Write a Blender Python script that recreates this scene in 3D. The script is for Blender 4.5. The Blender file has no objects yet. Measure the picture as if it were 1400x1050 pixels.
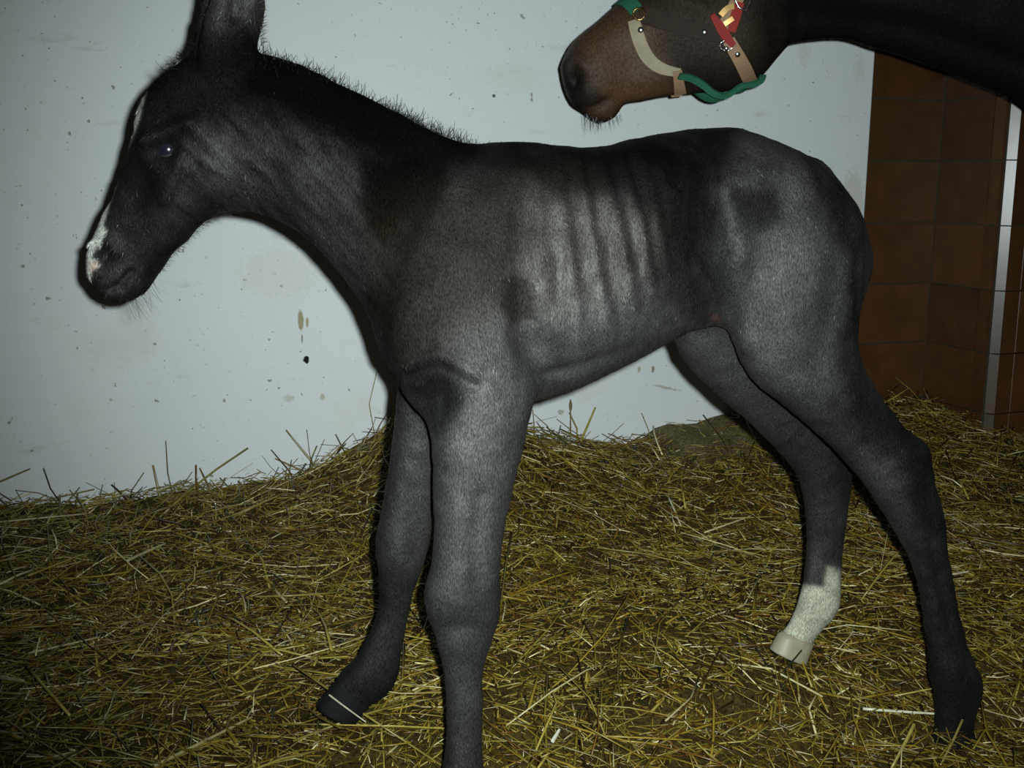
import bpy, bmesh, math, random
import numpy as np
from mathutils import Matrix, Vector
from mathutils.bvhtree import BVHTree

rng = np.random.default_rng(7)
random.seed(7)
rad = math.radians
scene = bpy.context.scene
COL = scene.collection

# ------------------------------------------------------------------ camera
F_PX, CAM_H, PITCH, ROLL = 1500.0, 0.90, rad(10.5), rad(0.4)
fw = np.array([0, math.cos(PITCH), -math.sin(PITCH)])
r0 = np.array([1.0, 0, 0]); u0 = np.array([0, math.sin(PITCH), math.cos(PITCH)])
rt = math.cos(ROLL) * r0 + math.sin(ROLL) * u0
up = math.cos(ROLL) * u0 - math.sin(ROLL) * r0
CAM = np.array([0.0, 0.0, CAM_H])
cam_data = bpy.data.cameras.new('camera')
cam = bpy.data.objects.new('camera', cam_data)
COL.objects.link(cam)
m = Matrix.Identity(4)
for i in range(3):
    m[i][0], m[i][1], m[i][2], m[i][3] = rt[i], up[i], -fw[i], CAM[i]
cam.matrix_world = m
cam_data.sensor_fit = 'HORIZONTAL'
cam_data.sensor_width = 36.0
cam_data.lens = 36.0 * F_PX / 1400.0
cam_data.clip_start = 0.02
scene.camera = cam

# ------------------------------------------------------------------ world, flash, exposure
world = bpy.data.worlds.new('stable_dark')
scene.world = world
world.use_nodes = True
world.node_tree.nodes['Background'].inputs[0].default_value = (0.8, 0.9, 1.0, 1)
world.node_tree.nodes['Background'].inputs[1].default_value = 0.006

fl = bpy.data.lights.new('camera_flash', 'SPOT')
fl.energy = 222.0
fl.color = (0.87, 1.0, 1.01)
fl.spot_size = rad(79); fl.spot_blend = 1.0
fl.shadow_soft_size = 0.009
flash = bpy.data.objects.new('camera_flash', fl)
COL.objects.link(flash)
fpos = CAM + rt * 0.034 + up * 0.021
aim = np.array([0.22, 2.4, 0.68])
flash.location = fpos
flash.rotation_euler = Vector(aim - fpos).to_track_quat('-Z', 'Y').to_euler()

vs = scene.view_settings
vs.view_transform = 'Standard'; vs.look = 'None'; vs.exposure = 0.0; vs.gamma = 1.0
vs.use_curve_mapping = False

# ------------------------------------------------------------------ projection helpers
def ray(x, y):
    return fw + (x - 700.0) / F_PX * rt - (y - 525.0) / F_PX * up
def on_plane(x, y, p0, n):
    d = ray(x, y)
    return CAM + d * (((np.asarray(p0) - CAM) @ n) / (d @ n))
def proj(V):
    D = np.asarray(V) - CAM
    z = D @ fw
    return 700 + F_PX * (D @ rt) / z, 525 - F_PX * (D @ up) / z
YAW = rad(20)
NW = np.array([-math.sin(YAW), math.cos(YAW), 0.0])     # away from camera, normal to the wall and to the foal
UW = np.array([math.cos(YAW), math.sin(YAW), 0.0])      # along the wall, to the right
F0 = np.array([0, 1.47, 0.0])                           # a point of the foal's middle plane
def FP(x, y, l):
    return on_plane(x, y, F0 + NW * l, NW)

# ------------------------------------------------------------------ mesh helpers
def link(name, me, mat=None, parent=None):
    ob = bpy.data.objects.new(name, me)
    COL.objects.link(ob)
    if mat is not None:
        for mm in (mat if isinstance(mat, (list, tuple)) else [mat]):
            me.materials.append(mm)
    if parent is not None:
        ob.parent = parent
    return ob
def mesh_np(name, V, F, smooth=True):
    """F: list of faces or an (n,k) int array"""
    me = bpy.data.meshes.new(name)
    V = np.asarray(V, dtype=np.float32)
    if isinstance(F, np.ndarray):
        n, k = F.shape
        me.vertices.add(len(V)); me.vertices.foreach_set('co', V.ravel())
        me.loops.add(n * k); me.loops.foreach_set('vertex_index', F.astype(np.int32).ravel())
        me.polygons.add(n)
        me.polygons.foreach_set('loop_start', np.arange(0, n * k, k, dtype=np.int32))
        me.polygons.foreach_set('loop_total', np.full(n, k, dtype=np.int32))
        me.update(calc_edges=True)
    else:
        me.from_pydata(V.tolist(), [], F)
        me.update()
    if smooth:
        me.polygons.foreach_set('use_smooth', np.ones(len(me.polygons), dtype=bool))
    return me
def set_color(me, name, C):
    a = me.attributes.new(name, 'FLOAT_COLOR', 'POINT')
    C = np.asarray(C, dtype=np.float32)
    if C.shape[1] == 3:
        C = np.hstack([C, np.ones((len(C), 1), np.float32)])
    a.data.foreach_set('color', C.ravel())
def tag(o, label, cat, group=None, kind=None):
    if label: o['label'] = label
    if cat: o['category'] = cat
    if group: o['group'] = group
    if kind: o['kind'] = kind
    return o
def struct(o, label=None, cat=None):
    o['kind'] = 'structure'
    if label: o['label'] = label
    if cat: o['category'] = cat
    return o
def empty(name, loc, rz=0.0):
    o = bpy.data.objects.new(name, None)
    COL.objects.link(o)
    o.location = loc; o.rotation_euler = (0, 0, rz)
    o.empty_display_size = 0.05
    return o
def box_vf(lo, hi):
    x0, y0, z0 = lo; x1, y1, z1 = hi
    V = [(x0,y0,z0),(x1,y0,z0),(x1,y1,z0),(x0,y1,z0),(x0,y0,z1),(x1,y0,z1),(x1,y1,z1),(x0,y1,z1)]
    F = [(0,3,2,1),(4,5,6,7),(0,1,5,4),(1,2,6,5),(2,3,7,6),(3,0,4,7)]
    return V, F
def box_mesh(name, lo, hi, bevel=0.0, seg=1):
    V, F = box_vf(lo, hi)
    me = mesh_np(name, V, F, smooth=False)
    if bevel > 0:
        bm = bmesh.new(); bm.from_mesh(me)
        bmesh.ops.bevel(bm, geom=bm.edges[:], offset=bevel, segments=seg, affect='EDGES', profile=0.5)
        bm.to_mesh(me); bm.free()
    return me
def catmull(A, sub):
    A = np.asarray(A, float); n = len(A); out = []
    for i in range(n - 1):
        p0 = A[max(i-1, 0)]; p1 = A[i]; p2 = A[i+1]; p3 = A[min(i+2, n-1)]
        for k in range(sub):
            t = k / sub
            out.append(0.5*((2*p1)+(-p0+p2)*t+(2*p0-5*p1+4*p2-p3)*t*t+(-p0+3*p1-3*p2+p3)*t**3))
    out.append(A[-1])
    return np.array(out)
def loft(cs, as_, bs, ex=2.0, nseg=28, sub=4, cap0=0.02, cap1=0.02):
    """rings with centre c, half axes a and b (superellipse), rounded ends"""
    n = len(cs)
    exa = np.full((n, 1), ex) if np.isscalar(ex) else np.asarray(ex, float).reshape(n, 1)
    S = catmull(np.hstack([cs, as_, bs, exa]), sub)
    d0 = S[0, :3] - S[1, :3]; d0 /= np.linalg.norm(d0) + 1e-9
    d1 = S[-1, :3] - S[-2, :3]; d1 /= np.linalg.norm(d1) + 1e-9
    rows = []
    prof = [(1.0, .12), (.93, .3), (.8, .5), (.55, .8)]   # (offset share, radius share)
    for o, r in prof:
        q = S[0].copy(); q[:3] += d0 * cap0 * o; q[3:9] *= r; rows.append(q)
    for s in S: rows.append(s)
    for o, r in reversed(prof):
        q = S[-1].copy(); q[:3] += d1 * cap1 * o; q[3:9] *= r; rows.append(q)
    T = np.linspace(0, 2*np.pi, nseg, endpoint=False)
    ct, st = np.cos(T), np.sin(T)
    V = []
    for q in rows:
        e = 2.0 / max(q[9], .5)
        ca = np.sign(ct)*np.abs(ct)**e; sa = np.sign(st)*np.abs(st)**e
        V.append(q[:3] + ca[:, None]*q[3:6] + sa[:, None]*q[6:9])
    V = np.vstack(V); R = len(rows)
    F = []
    for i in range(R-1):
        for j in range(nseg):
            k = (j+1) % nseg
            F.append((i*nseg+j, i*nseg+k, (i+1)*nseg+k, (i+1)*nseg+j))
    F.append(tuple(range(nseg-1, -1, -1)))
    F.append(tuple(range((R-1)*nseg, R*nseg)))
    return V, F
def join(parts):
    V = []; F = []; o = 0
    for v, f in parts:
        V.append(np.asarray(v)); F += [tuple(i+o for i in q) for q in f]; o += len(v)
    return np.vstack(V), F
def fix_normals(me):
    bm = bmesh.new(); bm.from_mesh(me)
    bmesh.ops.recalc_face_normals(bm, faces=bm.faces[:])
    bm.to_mesh(me); bm.free()
def remeshed(parts, voxel, smooth_iter=3):
    V, F = join(parts)
    me = mesh_np('tmp', V, F)
    fix_normals(me)
    ob = bpy.data.objects.new('tmp', me); COL.objects.link(ob)
    md = ob.modifiers.new('r', 'REMESH'); md.mode = 'VOXEL'; md.voxel_size = voxel; md.adaptivity = 0
    if smooth_iter:
        sm = ob.modifiers.new('s', 'SMOOTH'); sm.iterations = smooth_iter; sm.factor = 0.5
    dg = bpy.context.evaluated_depsgraph_get()
    out = bpy.data.meshes.new_from_object(ob.evaluated_get(dg))
    bpy.data.objects.remove(ob); bpy.data.meshes.remove(me)
    out.materials.clear()
    out.polygons.foreach_set('use_smooth', np.ones(len(out.polygons), dtype=bool))
    return out
def verts_of(me):
    V = np.empty(len(me.vertices)*3, np.float32); me.vertices.foreach_get('co', V)
    return V.reshape(-1, 3).astype(float)
def normals_of(me):
    N = np.empty(len(me.vertices)*3, np.float32)
    me.vertex_normals.foreach_get('vector', N)
    return N.reshape(-1, 3).astype(float)
def bvh_of(me):
    vs_ = [v.co.copy() for v in me.vertices]
    return BVHTree.FromPolygons(vs_, [tuple(p.vertices) for p in me.polygons])
def hit(bvh, x, y):
    d = ray(x, y); d = d / np.linalg.norm(d)
    loc, nor, idx, dist = bvh.ray_cast(Vector(CAM), Vector(d))
    if loc is None:
        c_ = min((bvh.find_nearest(Vector(CAM + d*t)) for t in np.linspace(1.2, 2.8, 33)), key=lambda q: q[3])
        loc, nor = c_[0], c_[1]
    return np.array(loc), np.array(nor)
def value_noise(P, seed=0):
    """smooth 3-d value noise, P (n,3) in lattice units"""
    P = np.asarray(P, float); I = np.floor(P).astype(np.int64); f = P - I
    f = f*f*(3-2*f)
    def h(a):
        q = (a[:, 0]*374761393 + a[:, 1]*668265263 + a[:, 2]*2147483647 + seed*1442695041) & 0x7fffffff
        q = ((q ^ (q >> 13))*1274126177) & 0x7fffffff
        q = (q ^ (q >> 16)) & 0xffff
        return q/65535.0
    r = 0
    for dx in (0, 1):
        for dy in (0, 1):
            for dz in (0, 1):
                w = (f[:, 0] if dx else 1-f[:, 0])*(f[:, 1] if dy else 1-f[:, 1])*(f[:, 2] if dz else 1-f[:, 2])
                r = r + w*h(I+np.array([dx, dy, dz]))
    return r*2-1

# ------------------------------------------------------------------ materials
def new_mat(name):
    mt = bpy.data.materials.new(name); mt.use_nodes = True
    nt = mt.node_tree; b = nt.nodes['Principled BSDF']
    return mt, nt, b
def N(nt, typ, **kw):
    n = nt.nodes.new(typ)
    for k, v in kw.items():
        setattr(n, k, v)
    return n
def plain(name, col, rough=0.6, spec=0.5, metal=0.0, noise=0.0, scale=60, bump=0.0):
    mt, nt, b = new_mat(name)
    b.inputs['Base Color'].default_value = (*col, 1)
    b.inputs['Roughness'].default_value = rough
    b.inputs['Specular IOR Level'].default_value = spec
    b.inputs['Metallic'].default_value = metal
    if noise > 0 or bump > 0:
        tc = N(nt, 'ShaderNodeTexCoord'); no = N(nt, 'ShaderNodeTexNoise')
        no.inputs['Scale'].default_value = scale; no.inputs['Detail'].default_value = 5
        nt.links.new(tc.outputs['Object'], no.inputs['Vector'])
        if noise > 0:
            mx = N(nt, 'ShaderNodeMix', data_type='RGBA')
            mx.inputs[6].default_value = (*[c*(1-noise) for c in col], 1)
            mx.inputs[7].default_value = (*[min(1, c*(1+noise)) for c in col], 1)
            nt.links.new(no.outputs['Fac'], mx.inputs[0])
            nt.links.new(mx.outputs[2], b.inputs['Base Color'])
        if bump > 0:
            bp = N(nt, 'ShaderNodeBump'); bp.inputs['Strength'].default_value = bump
            bp.inputs['Distance'].default_value = 0.002
            nt.links.new(no.outputs['Fac'], bp.inputs['Height'])
            nt.links.new(bp.outputs['Normal'], b.inputs['Normal'])
    return mt
def attr_mat(name, attr='tint', rough=0.5, spec=0.5, noise=0.25, scale=(300, 300, 60), bump=0.0, dist=0.001, rough_attr=None):
    """colour from a vertex attribute, broken up by a stretched noise"""
    mt, nt, b = new_mat(name)
    at = N(nt, 'ShaderNodeAttribute', attribute_name=attr)
    tc = N(nt, 'ShaderNodeTexCoord'); mp = N(nt, 'ShaderNodeMapping'); no = N(nt, 'ShaderNodeTexNoise')
    mp.inputs['Scale'].default_value = scale
    no.inputs['Scale'].default_value = 1.0; no.inputs['Detail'].default_value = 3
    nt.links.new(tc.outputs['Object'], mp.inputs['Vector']); nt.links.new(mp.outputs['Vector'], no.inputs['Vector'])
    mr = N(nt, 'ShaderNodeMapRange')
    mr.inputs['From Min'].default_value = 0.3; mr.inputs['From Max'].default_value = 0.7
    mr.inputs['To Min'].default_value = 1-noise; mr.inputs['To Max'].default_value = 1+noise
    nt.links.new(no.outputs['Fac'], mr.inputs['Value'])
    mx = N(nt, 'ShaderNodeMix', data_type='RGBA', blend_type='MULTIPLY'); mx.inputs[0].default_value = 1
    nt.links.new(at.outputs['Color'], mx.inputs[6]); nt.links.new(mr.outputs['Result'], mx.inputs[7])
    nt.links.new(mx.outputs[2], b.inputs['Base Color'])
    b.inputs['Roughness'].default_value = rough
    b.inputs['Specular IOR Level'].default_value = spec
    if rough_attr:
        b.inputs['Specular Tint'].default_value = (1.0, .93, .86, 1)
    if rough_attr:   # alpha carries the gloss of the coat
        mu = N(nt, 'ShaderNodeMath', operation='MULTIPLY')
        nt.links.new(at.outputs['Alpha'], mu.inputs[0]); nt.links.new(mr.outputs['Result'], mu.inputs[1])
        nt.links.new(mu.outputs[0], b.inputs['Specular IOR Level'])
    if bump > 0:
        bp = N(nt, 'ShaderNodeBump'); bp.inputs['Strength'].default_value = bump; bp.inputs['Distance'].default_value = dist
        nt.links.new(no.outputs['Fac'], bp.inputs['Height']); nt.links.new(bp.outputs['Normal'], b.inputs['Normal'])
    return mt

M_COAT = attr_mat('foal_coat', rough=0.66, noise=0.55, scale=(680, 680, 210), bump=0.6, dist=0.0015, rough_attr=True)
M_HAIR = attr_mat('foal_hair', rough=0.55, noise=0.1, rough_attr=True)
M_MARE = attr_mat('mare_coat', rough=0.6, noise=0.35, scale=(260, 260, 200), bump=0.25, dist=0.001, rough_attr=True)
M_STRAW = attr_mat('straw', rough=0.32, spec=0.6, noise=0.25, scale=(90, 90, 90))
M_LITTER = attr_mat('trodden_litter', rough=0.95, spec=0.1, noise=0.6, scale=(160, 160, 160), bump=0.8, dist=0.004)
M_HOOF_D = plain('dark_hoof', (.0055, .0055, .0055), 0.8, .2, noise=.4, scale=90, bump=.3)
M_HOOF_L = plain('pale_hoof', (.30, .26, .18), 0.5, .4, noise=.3, scale=70, bump=.3)

# ------------------------------------------------------------------ the stall: walls and floor
CORNER = on_plane(1279, 300, [0, 3.4, 0], np.array([0, 1.0, 0]))
CORNER[2] = 0
L_TILE = (CORNER - F0) @ NW                # lateral distance of the tiled wall
L_WALL = L_TILE - 0.03                     # plaster stands 3 cm proud
U_COR = CORNER @ UW
def wp(u, l, z=0.0):                       # wall coordinates to world
    return UW*u + NW*(l + F0 @ NW) + np.array([0, 0, z])
pe = on_plane(1187, 220, wp(0, L_WALL), NW)
U_EDGE = pe @ UW
WALL_TOP = 2.7

def wall_box(name, u0_, u1_, l0, l1, z0, z1, mat):
    me = box_mesh(name, (u0_, l0, z0), (u1_, l1, z1), 0.004, 2)
    ob = link(name, me, mat)
    o = wp(0, 0); ob.location = o; ob.rotation_euler = (0, 0, YAW)
    return struct(ob)

def plaster_material():
    mt, nt, b = new_mat('white_plaster')
    tc = N(nt, 'ShaderNodeTexCoord')
    L = nt.links.new
    def noise(scale, detail=4, rough=.55, mapscale=None):
        n = N(nt, 'ShaderNodeTexNoise'); n.inputs['Scale'].default_value = scale
        n.inputs['Detail'].default_value = detail; n.inputs['Roughness'].default_value = rough
        if mapscale:
            mp = N(nt, 'ShaderNodeMapping'); mp.inputs['Scale'].default_value = mapscale
            L(tc.outputs['Object'], mp.inputs['Vector']); L(mp.outputs['Vector'], n.inputs['Vector'])
        else:
            L(tc.outputs['Object'], n.inputs['Vector'])
        return n
    def ramp(src, a, b_):
        r = N(nt, 'ShaderNodeMapRange'); r.interpolation_type = 'SMOOTHSTEP'
        r.inputs['From Min'].default_value = a; r.inputs['From Max'].default_value = b_
        L(src, r.inputs['Value']); return r.outputs['Result']
    def mixc(fac, A, B, scale=1.0):
        mx = N(nt, 'ShaderNodeMix', data_type='RGBA')
        if scale != 1.0:
            mu = N(nt, 'ShaderNodeMath', operation='MULTIPLY'); mu.inputs[1].default_value = scale
            L(fac, mu.inputs[0]); fac = mu.outputs[0]
        L(fac, mx.inputs[0])
        for i, c in ((6, A), (7, B)):
            if isinstance(c, tuple): mx.inputs[i].default_value = (*c, 1)
            else: L(c, mx.inputs[i])
        return mx.outputs[2]
    col = mixc(ramp(noise(1.3, 3).outputs['Fac'], .35, .7), (.715, .74, .735), (.77, .785, .775))
    # yellowish smears
    n2 = noise(2.6, 5, .6)
    col = mixc(ramp(n2.outputs['Fac'], .56, .75), col, (.62, .56, .43), .55)
    # faint scuffs
    n3 = noise(5, 6, .7, (1, 1, 3.2))
    col = mixc(ramp(n3.outputs['Fac'], .60, .72), col, (.50, .50, .46), .45)
    # specks of dirt
    for sc, thr, amt in ((60, .745, .7), (24, .785, .6), (130, .735, .5)):
        n4 = noise(sc, 2, .4)
        col = mixc(ramp(n4.outputs['Fac'], thr, thr+.03), col, (.16, .13, .08), amt)
    # single marks: (pixel centre, half sizes in m, colour)
    def mark(px, py, hx, hz, color, amt=1.0, wob=.35, tilt=0.0):
        nonlocal col
        p = on_plane(px, py, wp(0, L_WALL), NW)
        loc = (p @ UW, L_WALL, p[2])
        mp = N(nt, 'ShaderNodeMapping', vector_type='TEXTURE')
        mp.inputs['Location'].default_value = loc
        mp.inputs['Rotation'].default_value = (0, tilt, 0)
        mp.inputs['Scale'].default_value = (hx, 1.0, hz)
        L(tc.outputs['Object'], mp.inputs['Vector'])
        nn = noise(85, 3)
        ad = N(nt, 'ShaderNodeVectorMath', operation='MULTIPLY_ADD')
        L(nn.outputs['Color'], ad.inputs[0]); ad.inputs[1].default_value = (wob*2,)*3; L(mp.outputs['Vector'], ad.inputs[2])
        su = N(nt, 'ShaderNodeVectorMath', operation='SUBTRACT'); L(ad.outputs[0], su.inputs[0]); su.inputs[1].default_value = (wob,)*3
        mz = N(nt, 'ShaderNodeVectorMath', operation='MULTIPLY'); L(su.outputs[0], mz.inputs[0]); mz.inputs[1].default_value = (1, 0, 1)
        ln = N(nt, 'ShaderNodeVectorMath', operation='LENGTH'); L(mz.outputs[0], ln.inputs[0])
        r = N(nt, 'ShaderNodeMapRange'); r.inputs['From Min'].default_value = 1.0; r.inputs['From Max'].default_value = .75
        L(ln.outputs['Value'], r.inputs['Value'])
        col = mixc(r.outputs['Result'], col, color, amt)
    mark(411, 438, .008, .027, (.33, .27, .13), .9)
    mark(420, 441, .004, .014, (.38, .32, .18), .9)
    mark(413, 463, .0025, .014, (.20, .15, .09), .8)
    mark(419, 492, .0085, .010, (.004, .004, .004), 1.0, .8)
    mark(675, 131, .005, .005, (.05, .04, .03), .9)
    mark(441, 543, .008, .009, (.45, .40, .28), .7, .7)
    mark(395, 545, .015, .009, (.45, .43, .33), .5, .9)
    mark(767, 563, .010, .008, (.33, .30, .2), .7, .9)
    mark(893, 504, .007, .012, (.22, .16, .09), .8, .9)
    mark(874, 505, .006, .010, (.40, .34, .22), .8, .9)
    mark(910, 530, .05, .004, (.30, .26, .18), .55, .8, .25)
    mark(1175, 95, .02, .04, (.50, .50, .43), .3, 1.6)
    mark(1100, 75, .02, .04, (.54, .53, .46), .3, 1.6)
    mark(700, 105, .10, .04, (.64, .62, .53), .2, 1.2)
    mark(380, 375, .11, .07, (.68, .65, .56), .35, .9)
    mark(1163, 285, .05, .12, (.55, .53, .38), .5, .5)
    L(col, b.inputs['Base Color'])
    b.inputs['Roughness'].default_value = .75
    b.inputs['Specular IOR Level'].default_value = .25
    bp = N(nt, 'ShaderNodeBump'); bp.inputs['Strength'].default_value = .35; bp.inputs['Distance'].default_value = .004
    L(noise(14, 6, .6).outputs['Fac'], bp.inputs['Height']); L(bp.outputs['Normal'], b.inputs['Normal'])
    return mt
M_PLASTER = plaster_material()
wall_back = wall_box('wall_back', -3.6, U_EDGE, L_WALL, L_WALL+.25, -.06, WALL_TOP, M_PLASTER)
tag(wall_back, 'white plastered stall wall with dirt specks behind the foal', 'wall')

M_GROUT = plain('tile_grout', (.045, .048, .036), .9, .1, noise=.4, scale=40, bump=.4)
def tile_material(name, c0, c1, rough):
    mt, nt, b = new_mat(name); L = nt.links.new
    tc = N(nt, 'ShaderNodeTexCoord'); oi = N(nt, 'ShaderNodeObjectInfo')
    ad = N(nt, 'ShaderNodeVectorMath', operation='ADD')
    mu = N(nt, 'ShaderNodeVectorMath', operation='SCALE'); mu.inputs['Scale'].default_value = 37.0
    cb = N(nt, 'ShaderNodeCombineXYZ'); L(oi.outputs['Random'], cb.inputs[0]); L(oi.outputs['Random'], cb.inputs[2])
    L(cb.outputs[0], mu.inputs[0]); L(tc.outputs['Object'], ad.inputs[0]); L(mu.outputs[0], ad.inputs[1])
    no = N(nt, 'ShaderNodeTexNoise'); no.inputs['Scale'].default_value = 13; no.inputs['Detail'].default_value = 6
    L(ad.outputs[0], no.inputs['Vector'])
    mx = N(nt, 'ShaderNodeMix', data_type='RGBA'); mx.inputs[6].default_value = (*c0, 1); mx.inputs[7].default_value = (*c1, 1)
    mr = N(nt, 'ShaderNodeMapRange'); mr.inputs['From Min'].default_value = .3; mr.inputs['From Max'].default_value = .7
    L(no.outputs['Fac'], mr.inputs['Value']); L(mr.outputs['Result'], mx.inputs[0])
    hs = N(nt, 'ShaderNodeHueSaturation')
    m2 = N(nt, 'ShaderNodeMapRange'); m2.inputs['To Min'].default_value = .8; m2.inputs['To Max'].default_value = 1.2
    L(oi.outputs['Random'], m2.inputs['Value']); L(m2.outputs['Result'], hs.inputs['Value'])
    L(mx.outputs[2], hs.inputs['Color']); L(hs.outputs['Color'], b.inputs['Base Color'])
    b.inputs['Roughness'].default_value = rough; b.inputs['Specular IOR Level'].default_value = .5
    bp = N(nt, 'ShaderNodeBump'); bp.inputs['Strength'].default_value = .15; bp.inputs['Distance'].default_value = .002
    L(no.outputs['Fac'], bp.inputs['Height']); L(bp.outputs['Normal'], b.inputs['Normal'])
    return mt
M_TILE = tile_material('brown_tile', (.060, .023, .007), (.088, .036, .012), .45)
M_TRIM = tile_material('glazed_trim_tile', (.055, .028, .012), (.080, .043, .020), .30)

# tiled recess wall (behind the plaster edge), its return and the pillar face
D_RET = 0.30                                   # depth of the return
tile_back = wall_box('wall_tiled', U_EDGE-.3, U_COR+.2, L_TILE, L_TILE+.2, -.06, WALL_TOP, M_GROUT)
tag(tile_back, 'brown tiled recess wall between the white plaster and the pillar', 'wall')
def side_s(px, y=300):                         # depth along the return for a pixel column
    q = on_plane(px, y, wp(U_COR, 0), UW)
    return L_TILE - (q - F0) @ NW
S1, S2, S3 = side_s(1350), side_s(1366), side_s(1369)
tile_side = wall_box('wall_pillar', U_COR+.002, U_COR+2.6, L_TILE-S3-.004, L_TILE-.001, -.06, WALL_TOP, M_GROUT)
tag(tile_side, 'brown tiled pillar with glossy corner trim at the right edge', 'wall')
joints = [on_plane(1240, y, wp(0, L_TILE), NW)[2] for y in (136, 220, 304, 387, 467, 543)]
zs = [joints[0] + .18*k for k in range(8, 0, -1)] + joints + [joints[-1] - .18, joints[-1] - .36]
zs = [z for z in zs if z < WALL_TOP]
G = .0035
def tile_at(parent, lo, hi, mat, bev=.0012, name='tile'):
    me = box_mesh(name, lo, hi, bev, 1)
    ob = link(name, me, mat, parent)
    return ob
for i in range(len(zs)-1):
    z1, z0 = zs[i]-G/2, zs[i+1]+G/2
    if z1 < -.02: continue
    # recess wall: one whole column and the one that runs behind the plaster
    j = .0012*random.uniform(-1, 1)
    tile_at(tile_back, (U_EDGE-.25, L_TILE-.006, z0), (U_EDGE-.006, L_TILE+.004, z1), M_TILE)
    tile_at(tile_back, (U_EDGE-.002, L_TILE-.006+j, z0), (U_COR-.007, L_TILE+.004, z1), M_TILE)
    j = .0012*random.uniform(-1, 1)
    # return: a wide tile, a narrow strip, then the rounded corner trim
    tile_at(tile_side, (U_COR-.006+j, L_TILE-S1+G, z0), (U_COR+.004, L_TILE-.008, z1), M_TILE, 0)
    tile_at(tile_side, (U_COR-.006, L_TILE-S2+G/2, z0), (U_COR+.004, L_TILE-S1-G/2, z1), M_TILE, 0)
    # corner trim: a flat 45 degree chamfer
    r = .019; cx, cy = U_COR+r-.006, L_TILE-S3-.006
    pts = [(cx-r, cy+.002), (cx-r, cy), (cx, cy-r), (cx+.002, cy-r), (cx+.002, cy+.002)]
    nP = len(pts)
    V = [(x, y, z) for z in (z0, z1) for x, y in pts]
    Fc = [tuple(range(nP-1, -1, -1)), tuple(range(nP, 2*nP))] + [(k, (k+1) % nP, nP+(k+1) % nP, nP+k) for k in range(nP)]
    me = mesh_np('trim_tile', V, Fc, smooth=False)
    link('trim_tile', me, M_TRIM, tile_side)
    # pillar face to the right
    u = U_COR + .016 + G
    yb = cy - r
    tile_at(tile_side, (u, yb, z0), (u+.045, yb+.032, z1), M_TILE, 0); u += .045+G
    for k in range(5):
        tile_at(tile_side, (u, yb+.0012*random.uniform(-1, 1), z0), (u+.25, yb+.032, z1), M_TILE); u += .25+G

# straw-covered floor
M_FLOOR = plain('stable_floor', (.06, .05, .035), .9, .2, noise=.4, scale=12, bump=.5)
floor = link('floor', box_mesh('floor', (-4, -1.0, -.16), (4.6, 4.6, -.06)), M_FLOOR)
struct(floor); tag(floor, 'stable floor under the straw bedding', 'floor')

# height of the bedding over the floor: low in front, banked up against the wall
wall_prof = [(-400, .12), (0, 690), (110, 682), (200, 672), (290, 662), (400, 648), (470, 612), (540, 575), (640, 580),
             (730, 592), (800, 605), (870, 598), (905, 577), (950, 580), (985, 566), (1060, 565), (1175, 548), (1270, 545), (1400, 550)]
pu, pz = [], []
for x, y in wall_prof:
    if x < 0: continue
    q = on_plane(x, y, wp(0, L_WALL), NW); pu.append(q @ UW); pz.append(q[2])
pu = np.array([-4.0] + pu + [4.5]); pz = np.array([pz[0]] + pz + [.2])
def bed(XY, fine=True):
    XY = np.atleast_2d(XY)
    P3 = np.hstack([XY, np.zeros((len(XY), 1))])
    u = P3 @ UW; l = (P3 - F0) @ NW
    hw = np.interp(u, pu, pz)
    t = np.clip((l - .55)/(L_WALL - .55), 0, 1); t = t*t*(3-2*t)
    base = np.interp(l, [-1.6, -.35, -.1, .12, .5], [-.01, 0.0, .022, .075, .085])
    h = base*(1-t) + hw*t
    if fine:
        h = h + .014*value_noise(P3*4.5, 3)*(1-.6*t) + .007*value_noise(P3*11, 5)
    return h
def bed1(p): return float(bed(np.array([[p[0], p[1]]]))[0])
def on_bed(x, y, off=0.0):
    d = ray(x, y); t = .6
    while t < 6:
        q = CAM + d*t
        if q[2] < bed1(q) + off: return q
        t += .006
    return q

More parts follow.
